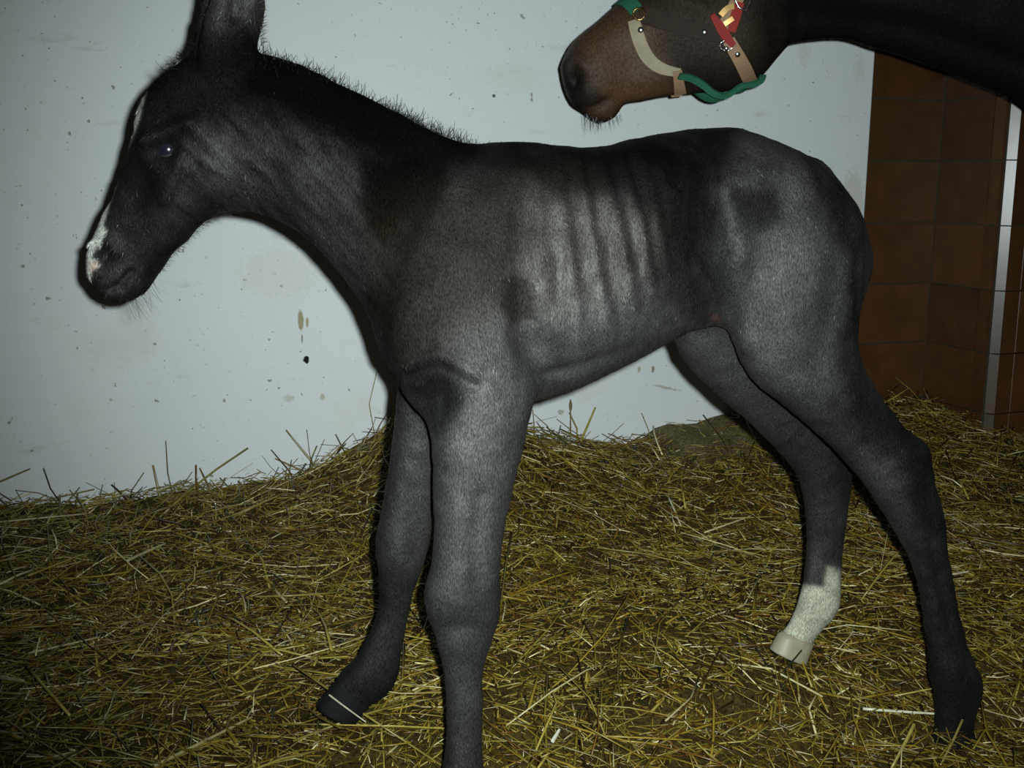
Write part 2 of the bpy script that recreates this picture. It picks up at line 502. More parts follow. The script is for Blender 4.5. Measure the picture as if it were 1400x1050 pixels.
# ------------------------------------------------------------------ straw bedding (uncountable)
def build_straw():
    gx, gy = 150, 120
    xs = np.linspace(-3.3, 3.4, gx); ls = np.linspace(-1.6, L_WALL+.02, gy)
    U, Lg = np.meshgrid(xs, ls)
    base = (UW[None]*U.ravel()[:, None] + NW[None]*(Lg.ravel()[:, None] + F0 @ NW))
    z = bed(base[:, :2]) - .012
    base[:, 2] = z
    I = np.arange(gx*gy).reshape(gy, gx)
    Fb = np.stack([I[:-1, :-1], I[:-1, 1:], I[1:, 1:], I[1:, :-1]], -1).reshape(-1, 4)
    fl_u = base[Fb] @ UW; fl_l = (base[Fb]-F0) @ NW
    Fb = Fb[~((fl_u.max(1) > U_COR-.02) & (fl_l.max(1) > L_TILE-S3-.03)) | (fl_u.max(1) < U_COR+.03)]
    Cb = np.tile(np.array([.060, .042, .010]), (len(base), 1))*(1 + .45*value_noise(base*30, 9)[:, None])
    cu0, cu1 = [(on_plane(x, 580, wp(0, L_WALL), NW) @ UW) for x in (872, 1010)]
    def clump(Q):                                    # trodden clump of bedding at the foot of the wall
        u_ = Q @ UW; l_ = (Q-F0) @ NW
        return np.clip((u_-cu0)/.05, 0, 1)*np.clip((cu1-u_)/.05, 0, 1)*np.clip((l_-(L_WALL-.30))/.10, 0, 1)
    cl = clump(base)[:, None]; Cb = Cb*(1-cl) + np.array([.17, .135, .065])*(1+.3*value_noise(base*40, 10)[:, None])*cl
    base[:, 2] += cl[:, 0]*.012
    # stalks
    def stalks(n, u_rng, l_rng, lmean, wmean, zoff, tilt_sd, seg=2):
        u = rng.uniform(*u_rng, n); l = rng.uniform(*l_rng, n)
        c = UW[None]*u[:, None] + NW[None]*(l[:, None] + F0 @ NW)
        ln = np.clip(rng.lognormal(math.log(lmean), .55, n), .012, .30)
        # flow of the straw: tufts that lie roughly one way
        ang = 2.2*value_noise(c*2.2, 21)*math.pi*.6 + rng.normal(0, .9, n)
        tl = rng.normal(0, tilt_sd, n)
        d = np.stack([np.cos(ang)*np.cos(tl), np.sin(ang)*np.cos(tl), np.sin(tl)], 1)
        # follow the slope of the bed
        e = .03
        g0 = bed(c[:, :2] - d[:, :2]*e, False); g1 = bed(c[:, :2] + d[:, :2]*e, False)
        d[:, 2] += (g1-g0)/(2*e); d /= np.linalg.norm(d, axis=1)[:, None]
        w = wmean*rng.uniform(.45, 1.35, n)
        c[:, 2] = bed(c[:, :2]) + zoff[0] + (zoff[1]-zoff[0])*rng.random(n)**1.6 + np.abs(np.sin(tl))*ln*.35
        side = np.cross(d, np.array([0, 0, 1.0])); side /= np.linalg.norm(side, axis=1)[:, None]
        rl = rng.normal(0, .6, n)
        nr = np.cross(side, d)
        s2 = side*np.cos(rl)[:, None] + nr*np.sin(rl)[:, None]
        n2 = np.cross(s2, d)
        bend = rng.normal(0, .07, n)*ln
        bend2 = rng.normal(0, .05, n)*ln
        rings = []
        for k in range(seg+1):
            t = k/seg - .5
            cc = c + d*(ln*t)[:, None] + side*(bend*(1-4*t*t))[:, None] + nr*(bend2*(1-4*t*t))[:, None]
            ww = w*(1 - .25*abs(t)*2*rng.random(n))
            for (ca, sa) in ((1, 0), (0, 1), (-1, 0), (0, -1)):
                rings.append(cc + s2*(ca*ww*.5)[:, None] + n2*(sa*ww*.28)[:, None])
        V = np.stack(rings, 1)                       # n, (seg+1)*4, 3
        nv = V.shape[1]
        f = []
        for k in range(seg):
            for j in range(4):
                f.append([k*4+j, k*4+(j+1) % 4, (k+1)*4+(j+1) % 4, (k+1)*4+j])
        f.append([3, 2, 1, 0]); f.append([seg*4+j for j in range(4)])
        F = (np.arange(n)[:, None, None]*nv + np.array(f)[None]).reshape(-1, 4)
        pal = np.array([[.225, .152, .016], [.155, .118, .014], [.30, .235, .045], [.130, .062, .008], [.56, .48, .24], [.040, .022, .006]])
        pr = np.array([.28, .27, .15, .17, .055, .075])
        ci = rng.choice(len(pal), n, p=pr)
        col = pal[ci]*rng.uniform(.75, 1.45, n)[:, None]
        C = np.repeat(col, nv, 0)
        # nothing inside the walls or the feet
        Vl = (V - F0) @ NW; Vu = V @ UW
        lim = np.where(Vu < U_EDGE, L_WALL, np.where(Vu < U_COR, L_TILE, L_TILE-S3-.036)) - .003
        keep = (Vl < lim).all(1)
        keep &= rng.random(n) > .88*clump(c)
        for h in HOOVES:
            keep &= np.hypot(c[:, 0]-h[0], c[:, 1]-h[1]) > h[2] + .25*ln*0
        kv = np.repeat(keep, nv); newi = np.cumsum(kv)-1
        F = F.reshape(n, -1, 4)[keep].reshape(-1, 4)
        return V.reshape(-1, 3)[kv], newi[F], C[kv]
    parts = [(base, Fb, Cb)]
    lw = L_WALL - .02
    parts.append(stalks(34000, (-1.9, 2.9), (-.75, lw), .040, .0031, (-.008, .012), .12))      # the mass
    parts.append(stalks(12000, (-1.9, 2.9), (-.75, lw), .078, .0038, (0.0, .020), .16))
    parts.append(stalks(1500, (-1.9, 2.9), (-.75, lw-.05), .14, .0044, (.006, .026), .16, 3))
    parts.append(stalks(30000, (-1.9, 2.9), (-.75, lw), .016, .0030, (0.0, .017), .3, 1))      # chaff
    parts.append(stalks(520, (-1.9, 2.9), (lw-.12, lw), .07, .0036, (.0, .02), .6))           # tufts along the wall
    V, F, C = [], [], []; o = 0
    for v, f_, c in parts:
        V.append(v); F.append(f_+o); C.append(c); o += len(v)
    me = mesh_np('straw_bedding', np.vstack(V), np.vstack(F), smooth=False)
    set_color(me, 'tint', np.clip(np.vstack(C), 0, 1))
    mi = np.zeros(len(me.polygons), np.int32); mi[:len(Fb)] = 1
    ob = link('straw_bedding', me, [M_STRAW, M_LITTER]); me.polygons.foreach_set('material_index', mi)
    tag(ob, 'loose golden straw bedding covering the stall floor, banked against the wall', 'straw', kind='stuff')

# ------------------------------------------------------------------ the foal
def stations(rows):
    """rows: x1,y1,x2,y2, l, half thickness, yaw offset (deg)"""
    cs, as_, bs = [], [], []
    for r in rows:
        x1, y1, x2, y2, l, t = r[:6]; yo = rad(r[6]) if len(r) > 6 else 0
        A = FP(x1, y1, l); B = FP(x2, y2, l)
        n = np.array([-math.sin(YAW-yo), math.cos(YAW-yo), 0])
        cs.append((A+B)/2); as_.append((B-A)/2); bs.append(n*t)
    return np.array(cs), np.array(as_), np.array(bs)

T_ROWS = [  # torso, withers side / belly side
    (535, 300, 535, 500, 0, .060), (580, 200, 562, 545, 0, .088), (650, 196, 622, 562, 0, .104), (712, 191, 700, 553, 0, .115),
    (770, 199, 772, 533, 0, .122), (812, 201, 832, 503, 0, .123), (860, 191, 882, 478, 0, .118), (910, 181, 922, 458, 0, .110),
    (960, 176, 962, 445, 0, .105), (1005, 175, 995, 445, 0, .108), (1060, 196, 1030, 455, 0, .112), (1108, 226, 1080, 470, 0, .108),
    (1142, 262, 1125, 460, 0, .090), (1160, 305, 1150, 420, 0, .06)]
N_ROWS = [  # neck, crest / throat
    (668, 200, 560, 535, 0, .09), (615, 188, 520, 470, .01, .078, 2), (560, 160, 487, 405, .025, .064, 5), (500, 132, 448, 357, .045, .055, 9),
    (440, 101, 405, 317, .07, .050, 13), (390, 80, 368, 297, .095, .048, 16), (335, 70, 335, 292, .115, .050, 19)]
H_ROWS = [  # head, forehead / jaw
    (318, 70, 358, 284, .115, .048, 19), (266, 76, 325, 288, .13, .060, 20), (222, 104, 292, 296, .15, .068, 20), (198, 143, 268, 313, .16, .070, 20),
    (187, 185, 249, 333, .175, .062, 20), (173, 227, 235, 348, .185, .052, 20), (157, 267, 224, 362, .195, .045, 20), (138, 307, 215, 376, .205, .040, 20),
    (123, 342, 208, 388, .21, .039, 20), (119, 368, 199, 400, .215, .036, 20), (129, 387, 184, 408, .215, .028, 20)]
NF_ROWS = [
    (575, 330, 700, 330, -.055, .05), (572, 420, 728, 420, -.062, .055), (566, 500, 734, 500, -.068, .056), (582, 560, 727, 552, -.075, .053),
    (592, 620, 711, 620, -.082, .046), (594, 680, 695, 680, -.086, .040), (594, 735, 685, 740, -.09, .035), (590, 780, 679, 785, -.09, .034),
    (585, 812, 679, 817, -.09, .035), (588, 845, 678, 848, -.09, .034), (597, 880, 669, 878, -.09, .028), (607, 920, 660, 917, -.09, .022),
    (611, 970, 659, 970, -.09, .020), (609, 1030, 659, 1030, -.09, .022), (602, 1070, 664, 1072, -.09, .028), (604, 1098, 660, 1098, -.09, .026), (600, 1125, 658, 1122, -.09, .025)]
FF_ROWS = [
    (552, 440, 640, 440, .06, .045), (547, 500, 622, 500, .075, .042), (541, 560, 614, 560, .085, .040), (535, 620, 605, 620, .095, .038),
    (526, 680, 599, 680, .105, .036), (516, 733, 590, 726, .115, .034), (515, 765, 579, 766, .12, .034), (519, 800, 566, 802, .125, .027),
    (515, 840, 557, 843, .13, .021), (503, 872, 549, 882, .13, .021), (490, 898, 543, 922, .13, .025), (472, 916, 526, 950, .13, .025), (458, 933, 504, 963, .13, .021), (448, 948, 492, 976, .13, .018)]
FH_ROWS = [
    (950, 330, 1070, 330, .05, .06), (918, 420, 1040, 400, .06, .055), (922, 468, 1020, 435, .07, .048), (946, 505, 1025, 465, .08, .044), (984, 543, 1048, 500, .09, .040),
    (1030, 583, 1098, 540, .10, .036), (1070, 622, 1140, 592, .105, .034), (1094, 657, 1161, 637, .11, .031), (1103, 697, 1157, 688, .115, .026),
    (1105, 740, 1152, 737, .12, .021), (1102, 785, 1148, 787, .12, .021), (1094, 822, 1143, 832, .12, .025), (1082, 850, 1122, 860, .12, .020), (1069, 868, 1108, 877, .12, .020), (1063, 880, 1102, 890, .12, .017)]
NH_ROWS = [
    (1035, 215, 1150, 275, -.05, .055), (1004, 300, 1170, 300, -.055, .068), (1001, 370, 1170, 365, -.06, .072), (1002, 430, 1164, 425, -.062, .068), (1010, 480, 1166, 478, -.066, .060),
    (1032, 520, 1182, 512, -.07, .052), (1067, 551, 1205, 548, -.075, .045), (1110, 585, 1234, 585, -.08, .039), (1150, 625, 1264, 613, -.085, .036),
    (1184, 663, 1272, 655, -.09, .034), (1208, 700, 1286, 702, -.09, .031), (1238, 748, 1290, 745, -.09, .027), (1254, 785, 1297, 780, -.09, .022),
    (1263, 831, 1307, 831, -.09, .021), (1270, 880, 1320, 882, -.09, .023), (1273, 920, 1338, 927, -.09, .028), (1281, 955, 1335, 957, -.09, .026), (1283, 985, 1328, 983, -.09, .024), (1283, 1005, 1328, 1003, -.09, .024)]

HOOVES = []
def hoof_mesh(name, top, bot, l, t_top, t_bot):
    """top / bot: pixel pairs of the coronet and the sole"""
    rows = []
    for k in range(4):
        s = k/3
        a = [top[i]*(1-s)+bot[i]*s for i in range(4)]
        rows.append((*a, l, t_top*(1-s)+t_bot*s))
    c, a, b = stations(rows)
    V, F = loft(c, a, b, 2.2, 24, 3, .014, .003)
    me = mesh_np(name, V, F); fix_normals(me)
    HOOVES.append((c[-1][0], c[-1][1], .022))
    return me

def gauss(px, py, cx, cy, sx, sy, ang=0.0):
    ca, sa = math.cos(rad(ang)), math.sin(rad(ang))
    dx, dy = px-cx, py-cy
    a = (dx*ca + dy*sa)/sx; b = (-dx*sa + dy*ca)/sy
    return np.exp(-.5*(a*a+b*b))
def seg_dist(px, py, pts):
    """distance in pixels to a polyline"""
    best = np.full(len(px), 1e9)
    for (x0, y0), (x1, y1) in zip(pts[:-1], pts[1:]):
        dx, dy = x1-x0, y1-y0; L2 = dx*dx+dy*dy
        t = np.clip(((px-x0)*dx + (py-y0)*dy)/L2, 0, 1)
        best = np.minimum(best, np.hypot(px-x0-t*dx, py-y0-t*dy))
    return best
def inpoly(px, py, poly, soft=6.0):
    ins = np.zeros(len(px), bool); n = len(poly); j = n-1
    for i in range(n):
        xi, yi = poly[i]; xj, yj = poly[j]
        c = ((yi > py) != (yj > py)) & (px < (xj-xi)*(py-yi)/((yj-yi) or 1e-9)+xi)
        ins ^= c; j = i
    d = seg_dist(px, py, list(poly)+[poly[0]])
    return 1/(1+np.exp(-np.where(ins, d, -d)/soft*2.0))

def build_foal():
    parts = []
    c, a, b = stations(T_ROWS); parts.append(loft(c, a, b, 2.25, 40, 5, .03, .03))
    c, a, b = stations(N_ROWS); parts.append(loft(c, a, b, 2.1, 32, 5, .03, .02))
    c, a, b = stations(H_ROWS); parts.append(loft(c, a, b, [2.1,2.15,2.2,2.2,2.2,2.2,2.25,2.3,2.3,2.2,2.1], 36, 5, .02, .012))
    for R_ in (NF_ROWS, FF_ROWS, FH_ROWS, NH_ROWS):
        c, a, b = stations(R_); parts.append(loft(c, a, b, 2.15, 28, 5, .03, .008))
    # shoulder blades, stifle and haunch masses on both sides
    def blob(x, y, l, rx, ry, t, ang=0.0):
        C = FP(x, y, l); A = FP(x+math.cos(rad(ang)), y+math.sin(rad(ang)), l)-C; B = FP(x-math.sin(rad(ang)), y+math.cos(rad(ang)), l)-C
        rows_c = np.array([C - A*rx*k for k in (.92, .7, .35, 0, -.35, -.7, -.92)])
        s = [math.sqrt(1-k*k) for k in (.92, .7, .35, 0, .35, .7, .92)]
        return loft(rows_c, np.array([B*ry*q for q in s]), np.array([NW*t*q for q in s]), 2, 24, 3, .01, .01)
    parts.append(blob(635, 420, -.050, 165, 95, .052, 105))
    parts.append(blob(640, 420, .055, 150, 80, .045, 105))
    parts.append(blob(1085, 350, .05, 140, 85, .06, 95))
    # ears
    for l, sx in ((.082, 0), (.168, -10)):
        rows = [(272+sx, 120, 345+sx, 118, l+.025, .030, 19), (270+sx, 84, 350+sx, 84, l+.012, .030, 19), (276+sx, 48, 354+sx, 50, l, .028, 19), (284+sx, 15, 360+sx, 18, l-.003, .025, 19), (294+sx, -25, 360+sx, -22, l-.006, .019, 19),
                (310+sx, -55, 350+sx, -52, l-.008, .012, 19), (326+sx, -78, 340+sx, -77, l-.01, .006, 19)]
        c, a, b = stations(rows); parts.append(loft(c, a, b, 2.0, 24, 4, .01, .008))
    me = remeshed(parts, .0042, 3)
    V = verts_of(me)
    E_ = np.empty(len(me.edges)*2, np.int32); me.edges.foreach_get('vertices', E_); E_ = E_.reshape(-1, 2)
    px, py = proj(V)
    msk = inpoly(px, py, [(470, 150), (1010, 140), (1190, 260), (1190, 520), (1100, 530), (960, 480), (740, 570), (730, 620), (560, 620), (480, 420)], 25)
    msk = np.maximum(msk, .55*inpoly(px, py, [(250, 100), (480, 80), (480, 420), (300, 330)], 20))
    deg = np.bincount(E_.ravel(), minlength=len(V)).astype(float)[:, None]
    for _ in range(45):
        acc = np.stack([np.bincount(E_[:, 0], V[E_[:, 1], k], len(V)) + np.bincount(E_[:, 1], V[E_[:, 0], k], len(V)) for k in range(3)], 1)
        V = V + (acc/deg - V)*(.5*msk)[:, None]
    me.vertices.foreach_set('co', V.astype(np.float32).ravel()); me.update()
    Nn = normals_of(me)
    px, py = proj(V)
    view = CAM - V; view /= np.linalg.norm(view, axis=1)[:, None]
    facing = np.clip((Nn*view).sum(1)*1.6, 0, 1)
    depth = (V - F0) @ NW
    near = 1/(1+np.exp((depth-.02)/.012))            # near half of the body
    D = np.zeros(len(V))
    torso = near*facing
    # ribs: oblique ridges between shoulder and flank
    ribs = [((735, 250), (742, 400), (760, 500)), ((762, 225), (785, 380), (800, 490)), ((790, 215), (818, 370), (836, 470)), ((820, 215), (850, 330), (868, 440)),
            ((848, 215), (878, 300), (892, 400)), ((872, 210), (898, 280), (912, 370))]
    amp = [.0012, .0022, .0030, .0048, .0042, .0030]
    fade = 1 - .65*np.clip((py-330)/140, 0, 1)
    rw = 3.5*value_noise(V*20, 77); fade = fade*(1 + .5*value_noise(V*14, 78))
    for k, r in enumerate(ribs):
        d = seg_dist(px, py, r)+rw; D += torso*fade*amp[k]*np.exp(-.5*(d/(5 if k != 3 else 9))**2)
    for k, (r0_, r1_) in enumerate(zip(ribs[:-1], ribs[1:])):
        mid = [((p[0]+q[0])/2, (p[1]+q[1])/2) for p, q in zip(r0_, r1_)]
        d = seg_dist(px, py, mid)+rw; D -= torso*fade*amp[k+1]*np.exp(-.5*(d/8)**2)
    # back edge of the shoulder, groove in front of it
    D -= torso*.007*np.exp(-.5*(seg_dist(px, py, [(715, 300), (712, 400), (722, 480)])/13)**2)
    D -= torso*.008*np.exp(-.5*(seg_dist(px, py, [(590, 225), (535, 330), (505, 400)])/20)**2)
    D += torso*.006*gauss(px, py, 560, 420, 35, 60, 20)
    # flank hollow and hip
    D -= torso*.020*gauss(px, py, 978, 340, 22, 85, -4)
    D += torso*.006*np.exp(-.5*(seg_dist(px, py, [(1012, 330), (1012, 420), (1020, 470)])/11)**2)
    D += torso*.006*gauss(px, py, 1010, 235, 30, 22, 25)
    D -= torso*.006*gauss(px, py, 930, 270, 40, 55)
    D -= torso*.006*gauss(px, py, 1065, 275, 40, 22, 10)
    # skin fold from flank to stifle
    D += torso*.006*np.exp(-.5*(seg_dist(px, py, [(965, 370), (985, 410), (1000, 460)])/7)**2)
    # buttock line
    D -= torso*.005*np.exp(-.5*(seg_dist(px, py, [(1150, 330), (1140, 420), (1120, 500)])/14)**2)
    # crease over the elbow, armpit hollow
    D -= torso*.006*np.exp(-.5*(seg_dist(px, py, [(560, 515), (600, 500), (650, 530)])/6)**2)
    D += torso*.004*np.exp(-.5*(seg_dist(px, py, [(560, 498), (600, 486), (650, 512)])/7)**2)
    D -= torso*.018*gauss(px, py, 592, 548, 20, 26, 25)
    # breast bone fold under the belly
    D -= torso*.005*np.exp(-.5*(seg_dist(px, py, [(735, 515), (800, 502), (860, 480)])/6)**2)
    # forearm and cannon grooves
    D -= near*facing*.004*np.exp(-.5*(seg_dist(px, py, [(658, 680), (650, 740), (652, 790)])/9)**2)
    D += near*facing*.004*gauss(px, py, 630, 815, 30, 22)
    # gaskin and hock
    D -= near*facing*.006*np.exp(-.5*(seg_dist(px, py, [(1150, 560), (1200, 610), (1235, 650)])/10)**2)
    D += near*facing*.007*gauss(px, py, 1238, 628, 16, 26, -25)
    D += near*.0035*gauss(px, py, 1262, 612, 16, 16)
    D += near*.0015*gauss(px, py, 1284, 715, 14, 24)
    D += near*.005*gauss(px, py, 588, 812, 14, 22)
    D += near*.004*gauss(px, py, 680, 815, 12, 30)
    D -= near*facing*.004*gauss(px, py, 632, 860, 30, 8)
    D -= near*facing*.004*np.exp(-.5*(seg_dist(px, py, [(1275, 740), (1300, 860)])/6)**2)
    D += near*facing*.004*gauss(px, py, 1305, 915, 18, 22)
    # far legs
    farm = (1-near)*facing
    D += farm*.005*gauss(px, py, 540, 755, 18, 25)
    D -= farm*.0025*np.exp(-.5*(seg_dist(px, py, [(562, 670), (568, 755)])/8)**2)
    D += farm*.004*gauss(px, py, 1130, 660, 16, 20)
    # head: brow, cheek bone, eye socket, nostril, mouth
    hd = (px < 345)*facing*1.45
    D += hd*.006*np.exp(-.5*(seg_dist(px, py, [(200, 192), (225, 182), (262, 166)])/7)**2)
    D -= hd*.010*gauss(px, py, 226, 205, 15, 9, -10)
    D += hd*.005*np.exp(-.5*(seg_dist(px, py, [(248, 205), (240, 235), (225, 270)])/7)**2)
    D += hd*.005*gauss(px, py, 275, 250, 30, 36)
    D -= hd*.007*gauss(px, py, 190, 260, 14, 30, 15)
    D -= hd*.006*gauss(px, py, 262, 130, 22, 22)
    D -= hd*.011*gauss(px, py, 141, 352, 8, 11, 25)
    D += hd*.006*np.exp(-.5*(seg_dist(px, py, [(128, 335), (150, 328), (160, 345)])/5)**2)
    D -= hd*.006*np.exp(-.5*(seg_dist(px, py, [(150, 398), (165, 392), (180, 372)])/3.2)**2)
    D += hd*.003*gauss(px, py, 190, 392, 12, 9)
    D -= (px < 350)*(py < 60)*facing*.010*np.exp(-.5*(seg_dist(px, py, [(322, 20), (326, -40)])/9)**2)
    # fine lumps
    D += .0016*value_noise(V*32, 31) + .0009*value_noise(V*70, 32)
    V2 = V + Nn*D[:, None]
    me.vertices.foreach_set('co', V2.astype(np.float32).ravel()); me.update()
    # ---- coat: rgb and gloss (alpha)
    V = V2; px, py = proj(V)
    wob = 9*value_noise(V*18, 41) + 5*value_noise(V*45, 42); wob2 = 9*value_noise(V*18, 43) + 5*value_noise(V*45, 44)
    qx, qy = px+wob, py+wob2
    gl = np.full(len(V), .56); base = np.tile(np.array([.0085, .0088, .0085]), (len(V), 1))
    def darker(poly, amt, soft=14):  # darkens the coat colour and lowers its gloss inside an outline
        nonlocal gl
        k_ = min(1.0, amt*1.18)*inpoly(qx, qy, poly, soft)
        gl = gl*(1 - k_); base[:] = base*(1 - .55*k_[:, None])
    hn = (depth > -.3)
    darker([(330, 40), (660, 180), (640, 215), (590, 240), (545, 330), (505, 320), (520, 250), (440, 190), (330, 150)], .80, 22)     # crest and shoulder hollow
    darker([(150, 80), (345, 30), (345, 130), (300, 190), (200, 160)], .75, 18)      # forehead and ears
    darker([(185, 150), (260, 170), (240, 260), (175, 300), (160, 250)], .55, 18)
    darker([(620, 190), (1000, 175), (1010, 245), (900, 235), (820, 250), (690, 245)], .62, 20)     # top line
    darker([(720, 230), (900, 220), (915, 420), (890, 360), (850, 260), (760, 270)], .45, 20)
    darker([(890, 200), (985, 200), (1000, 300), (995, 420), (940, 445), (900, 380)], .60, 20)      # flank
    darker([(90, 60), (350, 20), (350, 300), (200, 420), (90, 420)], .34, 14)               # whole head
    darker([(300, 60), (520, 110), (560, 230), (520, 420), (540, 530), (470, 380), (340, 290)], .48, 20)   # lower neck
    darker([(500, 240), (700, 190), (735, 300), (700, 400), (640, 470), (560, 520), (505, 430)], .58, 34)  # shoulder
    darker([(1000, 200), (1165, 300), (1165, 480), (1020, 470)], .12, 20)
    darker([(345, 60), (500, 118), (655, 190), (640, 230), (560, 235), (480, 190), (340, 130)], .80, 10)
    darker([(490, 215), (600, 225), (625, 250), (560, 300), (520, 335), (495, 290)], .82, 8)
    darker([(730, 225), (790, 210), (900, 205), (985, 215), (998, 300), (1000, 400), (965, 430), (915, 420), (890, 300), (840, 262), (760, 262)], .62, 9)
    darker([(690, 195), (1000, 176), (1000, 205), (830, 225), (700, 235)], .55, 8)
    darker([(640, 190), (730, 195), (735, 330), (690, 350), (640, 280)], .40, 22)
    darker([(1105, 222), (1150, 262), (1172, 320), (1172, 470), (1158, 460), (1160, 340), (1130, 280)], .65, 7)
    darker([(1005, 255), (1068, 262), (1068, 300), (1010, 320)], .72, 8)
    darker([(1100, 215), (1175, 280), (1172, 480), (1150, 470), (1155, 330), (1110, 270)], .65, 12)
    darker([(697, 378), (722, 368), (738, 400), (732, 440), (702, 452), (690, 420)], .72, 5)
    darker([(745, 462), (775, 455), (778, 500), (752, 505)], .35, 8)
    darker([(500, 400), (545, 430), (600, 470), (640, 490), (600, 505), (545, 525)], .45, 16)
    darker([(555, 505), (615, 500), (640, 545), (600, 600), (560, 560)], .80, 9)
    darker([(490, 360), (540, 420), (560, 520), (540, 530), (495, 420)], .55, 14)
    darker([(510, 290), (640, 270), (640, 400), (590, 470), (520, 480)], .42, 30)
    darker([(200, 400), (240, 340), (300, 290), (320, 270), (250, 310), (200, 360)], .6, 10)
    darker([(1150, 460), (1200, 540), (1280, 620), (1300, 740), (1260, 720), (1225, 640), (1180, 600), (1150, 540)], .72, 12)       # hock
    darker([(1250, 740), (1300, 740), (1350, 1030), (1260, 1030)], .52, 12)
    darker([(500, 780), (575, 780), (560, 1000), (420, 1000)], .55, 16)
    darker([(1040, 540), (1180, 560), (1170, 690), (1080, 640)], .45, 18)
    darker([(595, 800), (690, 800), (690, 870), (595, 860)], .30, 14)
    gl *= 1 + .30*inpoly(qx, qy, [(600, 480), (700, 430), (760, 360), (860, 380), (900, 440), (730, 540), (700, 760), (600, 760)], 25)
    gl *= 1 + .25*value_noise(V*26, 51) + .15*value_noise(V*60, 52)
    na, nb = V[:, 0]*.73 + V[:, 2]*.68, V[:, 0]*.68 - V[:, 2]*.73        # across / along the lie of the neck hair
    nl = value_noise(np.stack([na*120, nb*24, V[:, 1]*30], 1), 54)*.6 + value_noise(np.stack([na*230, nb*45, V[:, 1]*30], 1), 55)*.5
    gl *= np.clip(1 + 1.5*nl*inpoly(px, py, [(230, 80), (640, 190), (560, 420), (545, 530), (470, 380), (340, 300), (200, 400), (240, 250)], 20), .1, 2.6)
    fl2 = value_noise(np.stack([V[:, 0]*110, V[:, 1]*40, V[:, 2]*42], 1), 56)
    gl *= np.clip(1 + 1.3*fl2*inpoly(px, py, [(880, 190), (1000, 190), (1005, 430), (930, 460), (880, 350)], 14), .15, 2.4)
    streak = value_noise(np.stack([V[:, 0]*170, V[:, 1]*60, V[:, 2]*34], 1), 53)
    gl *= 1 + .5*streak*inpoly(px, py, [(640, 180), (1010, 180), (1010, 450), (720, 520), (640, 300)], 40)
    # greyer sheen on the haunch, belly and legs, painted into the base colour
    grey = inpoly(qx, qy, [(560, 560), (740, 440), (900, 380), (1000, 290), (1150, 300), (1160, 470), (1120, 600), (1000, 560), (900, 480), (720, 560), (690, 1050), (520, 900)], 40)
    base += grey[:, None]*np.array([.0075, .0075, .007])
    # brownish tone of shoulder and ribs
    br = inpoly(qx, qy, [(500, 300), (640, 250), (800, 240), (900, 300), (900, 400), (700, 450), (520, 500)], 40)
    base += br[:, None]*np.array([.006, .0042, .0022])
    # white blaze and snip
    W = np.zeros(len(V))
    hv = V[:, 0] < -.25
    W = np.maximum(W, inpoly(px+wob*.25, py+wob2*.25, [(188, 112), (200, 112), (199, 125), (190, 165), (179, 190), (150, 190), (165, 120)], 1.6)*hv)
    W = np.maximum(W, inpoly(px+wob*.25, py+wob2*.25, [(130, 235), (158, 246), (150, 275), (140, 305), (146, 318), (136, 334), (122, 350), (133, 358), (136, 364), (126, 371), (123, 384), (100, 380), (100, 320)], 1.6)*hv)
    W = np.maximum(W, .35*inpoly(px, py, [(185, 180), (176, 200), (160, 240), (150, 240), (165, 190)], 1.5)*hv)
    wc_ = np.array([.50, .50, .43])
    pink = inpoly(px, py, [(121, 358), (136, 358), (135, 368), (124, 372)], 1.5)[:, None]*hv[:, None]
    wcol = wc_*(1-pink) + np.array([.48, .36, .30])*pink
    # white sock of the far hind leg
    sock = inpoly(px+wob*.3, py+wob2*.3, [(1096, 800), (1128, 803), (1133, 772), (1152, 778), (1152, 850), (1120, 910), (1040, 910)], 3.0)*(depth > .05)*(px > 1000)
    W2 = np.maximum(W, sock)
    wcol = np.where((sock > W)[:, None], np.array([.34, .33, .25])*(1+.25*value_noise(V*80, 61)[:, None]), wcol)
    base = base*(1-W2[:, None]) + wcol*W2[:, None]
    gl = gl*(1-W2) + .25*W2
    # pink skin in the groin
    gp = gauss(px, py, 979, 437, 6, 3.0, 45)*.28*facing
    base = base*(1-gp[:, None]) + np.array([.32, .075, .045])*gp[:, None]
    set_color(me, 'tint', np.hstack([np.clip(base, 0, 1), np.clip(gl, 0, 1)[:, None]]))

    root = empty('foal', (FP(640, 560, 0)[0], FP(640, 560, 0)[1], .03))
    tag(root, 'newborn black foal with white blaze standing on straw', 'foal')
    bpy.context.view_layer.update()
    inv = root.matrix_world.inverted()
    def child(name, mesh, mat, label=None):
        ob = link(name, mesh, mat, root); ob.matrix_parent_inverse = inv
        if label: ob['label'] = label
        return ob
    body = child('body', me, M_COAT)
    bvh = bvh_of(me)
    # hooves
    for (nm, top, bot, l, tt, tb, mat) in [
        ('hoof', (604, 1112, 655, 1110), (590, 1160, 662, 1160), -.09, .027, .034, M_HOOF_D),
        ('hoof', (457, 934, 504, 966), (433, 966, 485, 988), .13, .023, .027, M_HOOF_D),
        ('hoof', (1280, 1000, 1330, 1000), (1274, 1040, 1336, 1040), -.09, .025, .031, M_HOOF_D),
        ('hoof', (1066, 868, 1110, 880), (1055, 889, 1099, 906), .12, .0225, .0255, M_HOOF_L)]:
        o = child(nm, hoof_mesh(nm, top, bot, l, tt, tb), mat)
        if mat is M_HOOF_L: o['label'] = 'pale cream hoof under the white sock'
    # eyes
    M_EYE = plain('foal_eye', (.007, .008, .014), .16, .7)
    M_LID = plain('foal_eyelid', (.007, .0065, .006), .6, .25)
    p, n = hit(bvh, 227, 204)
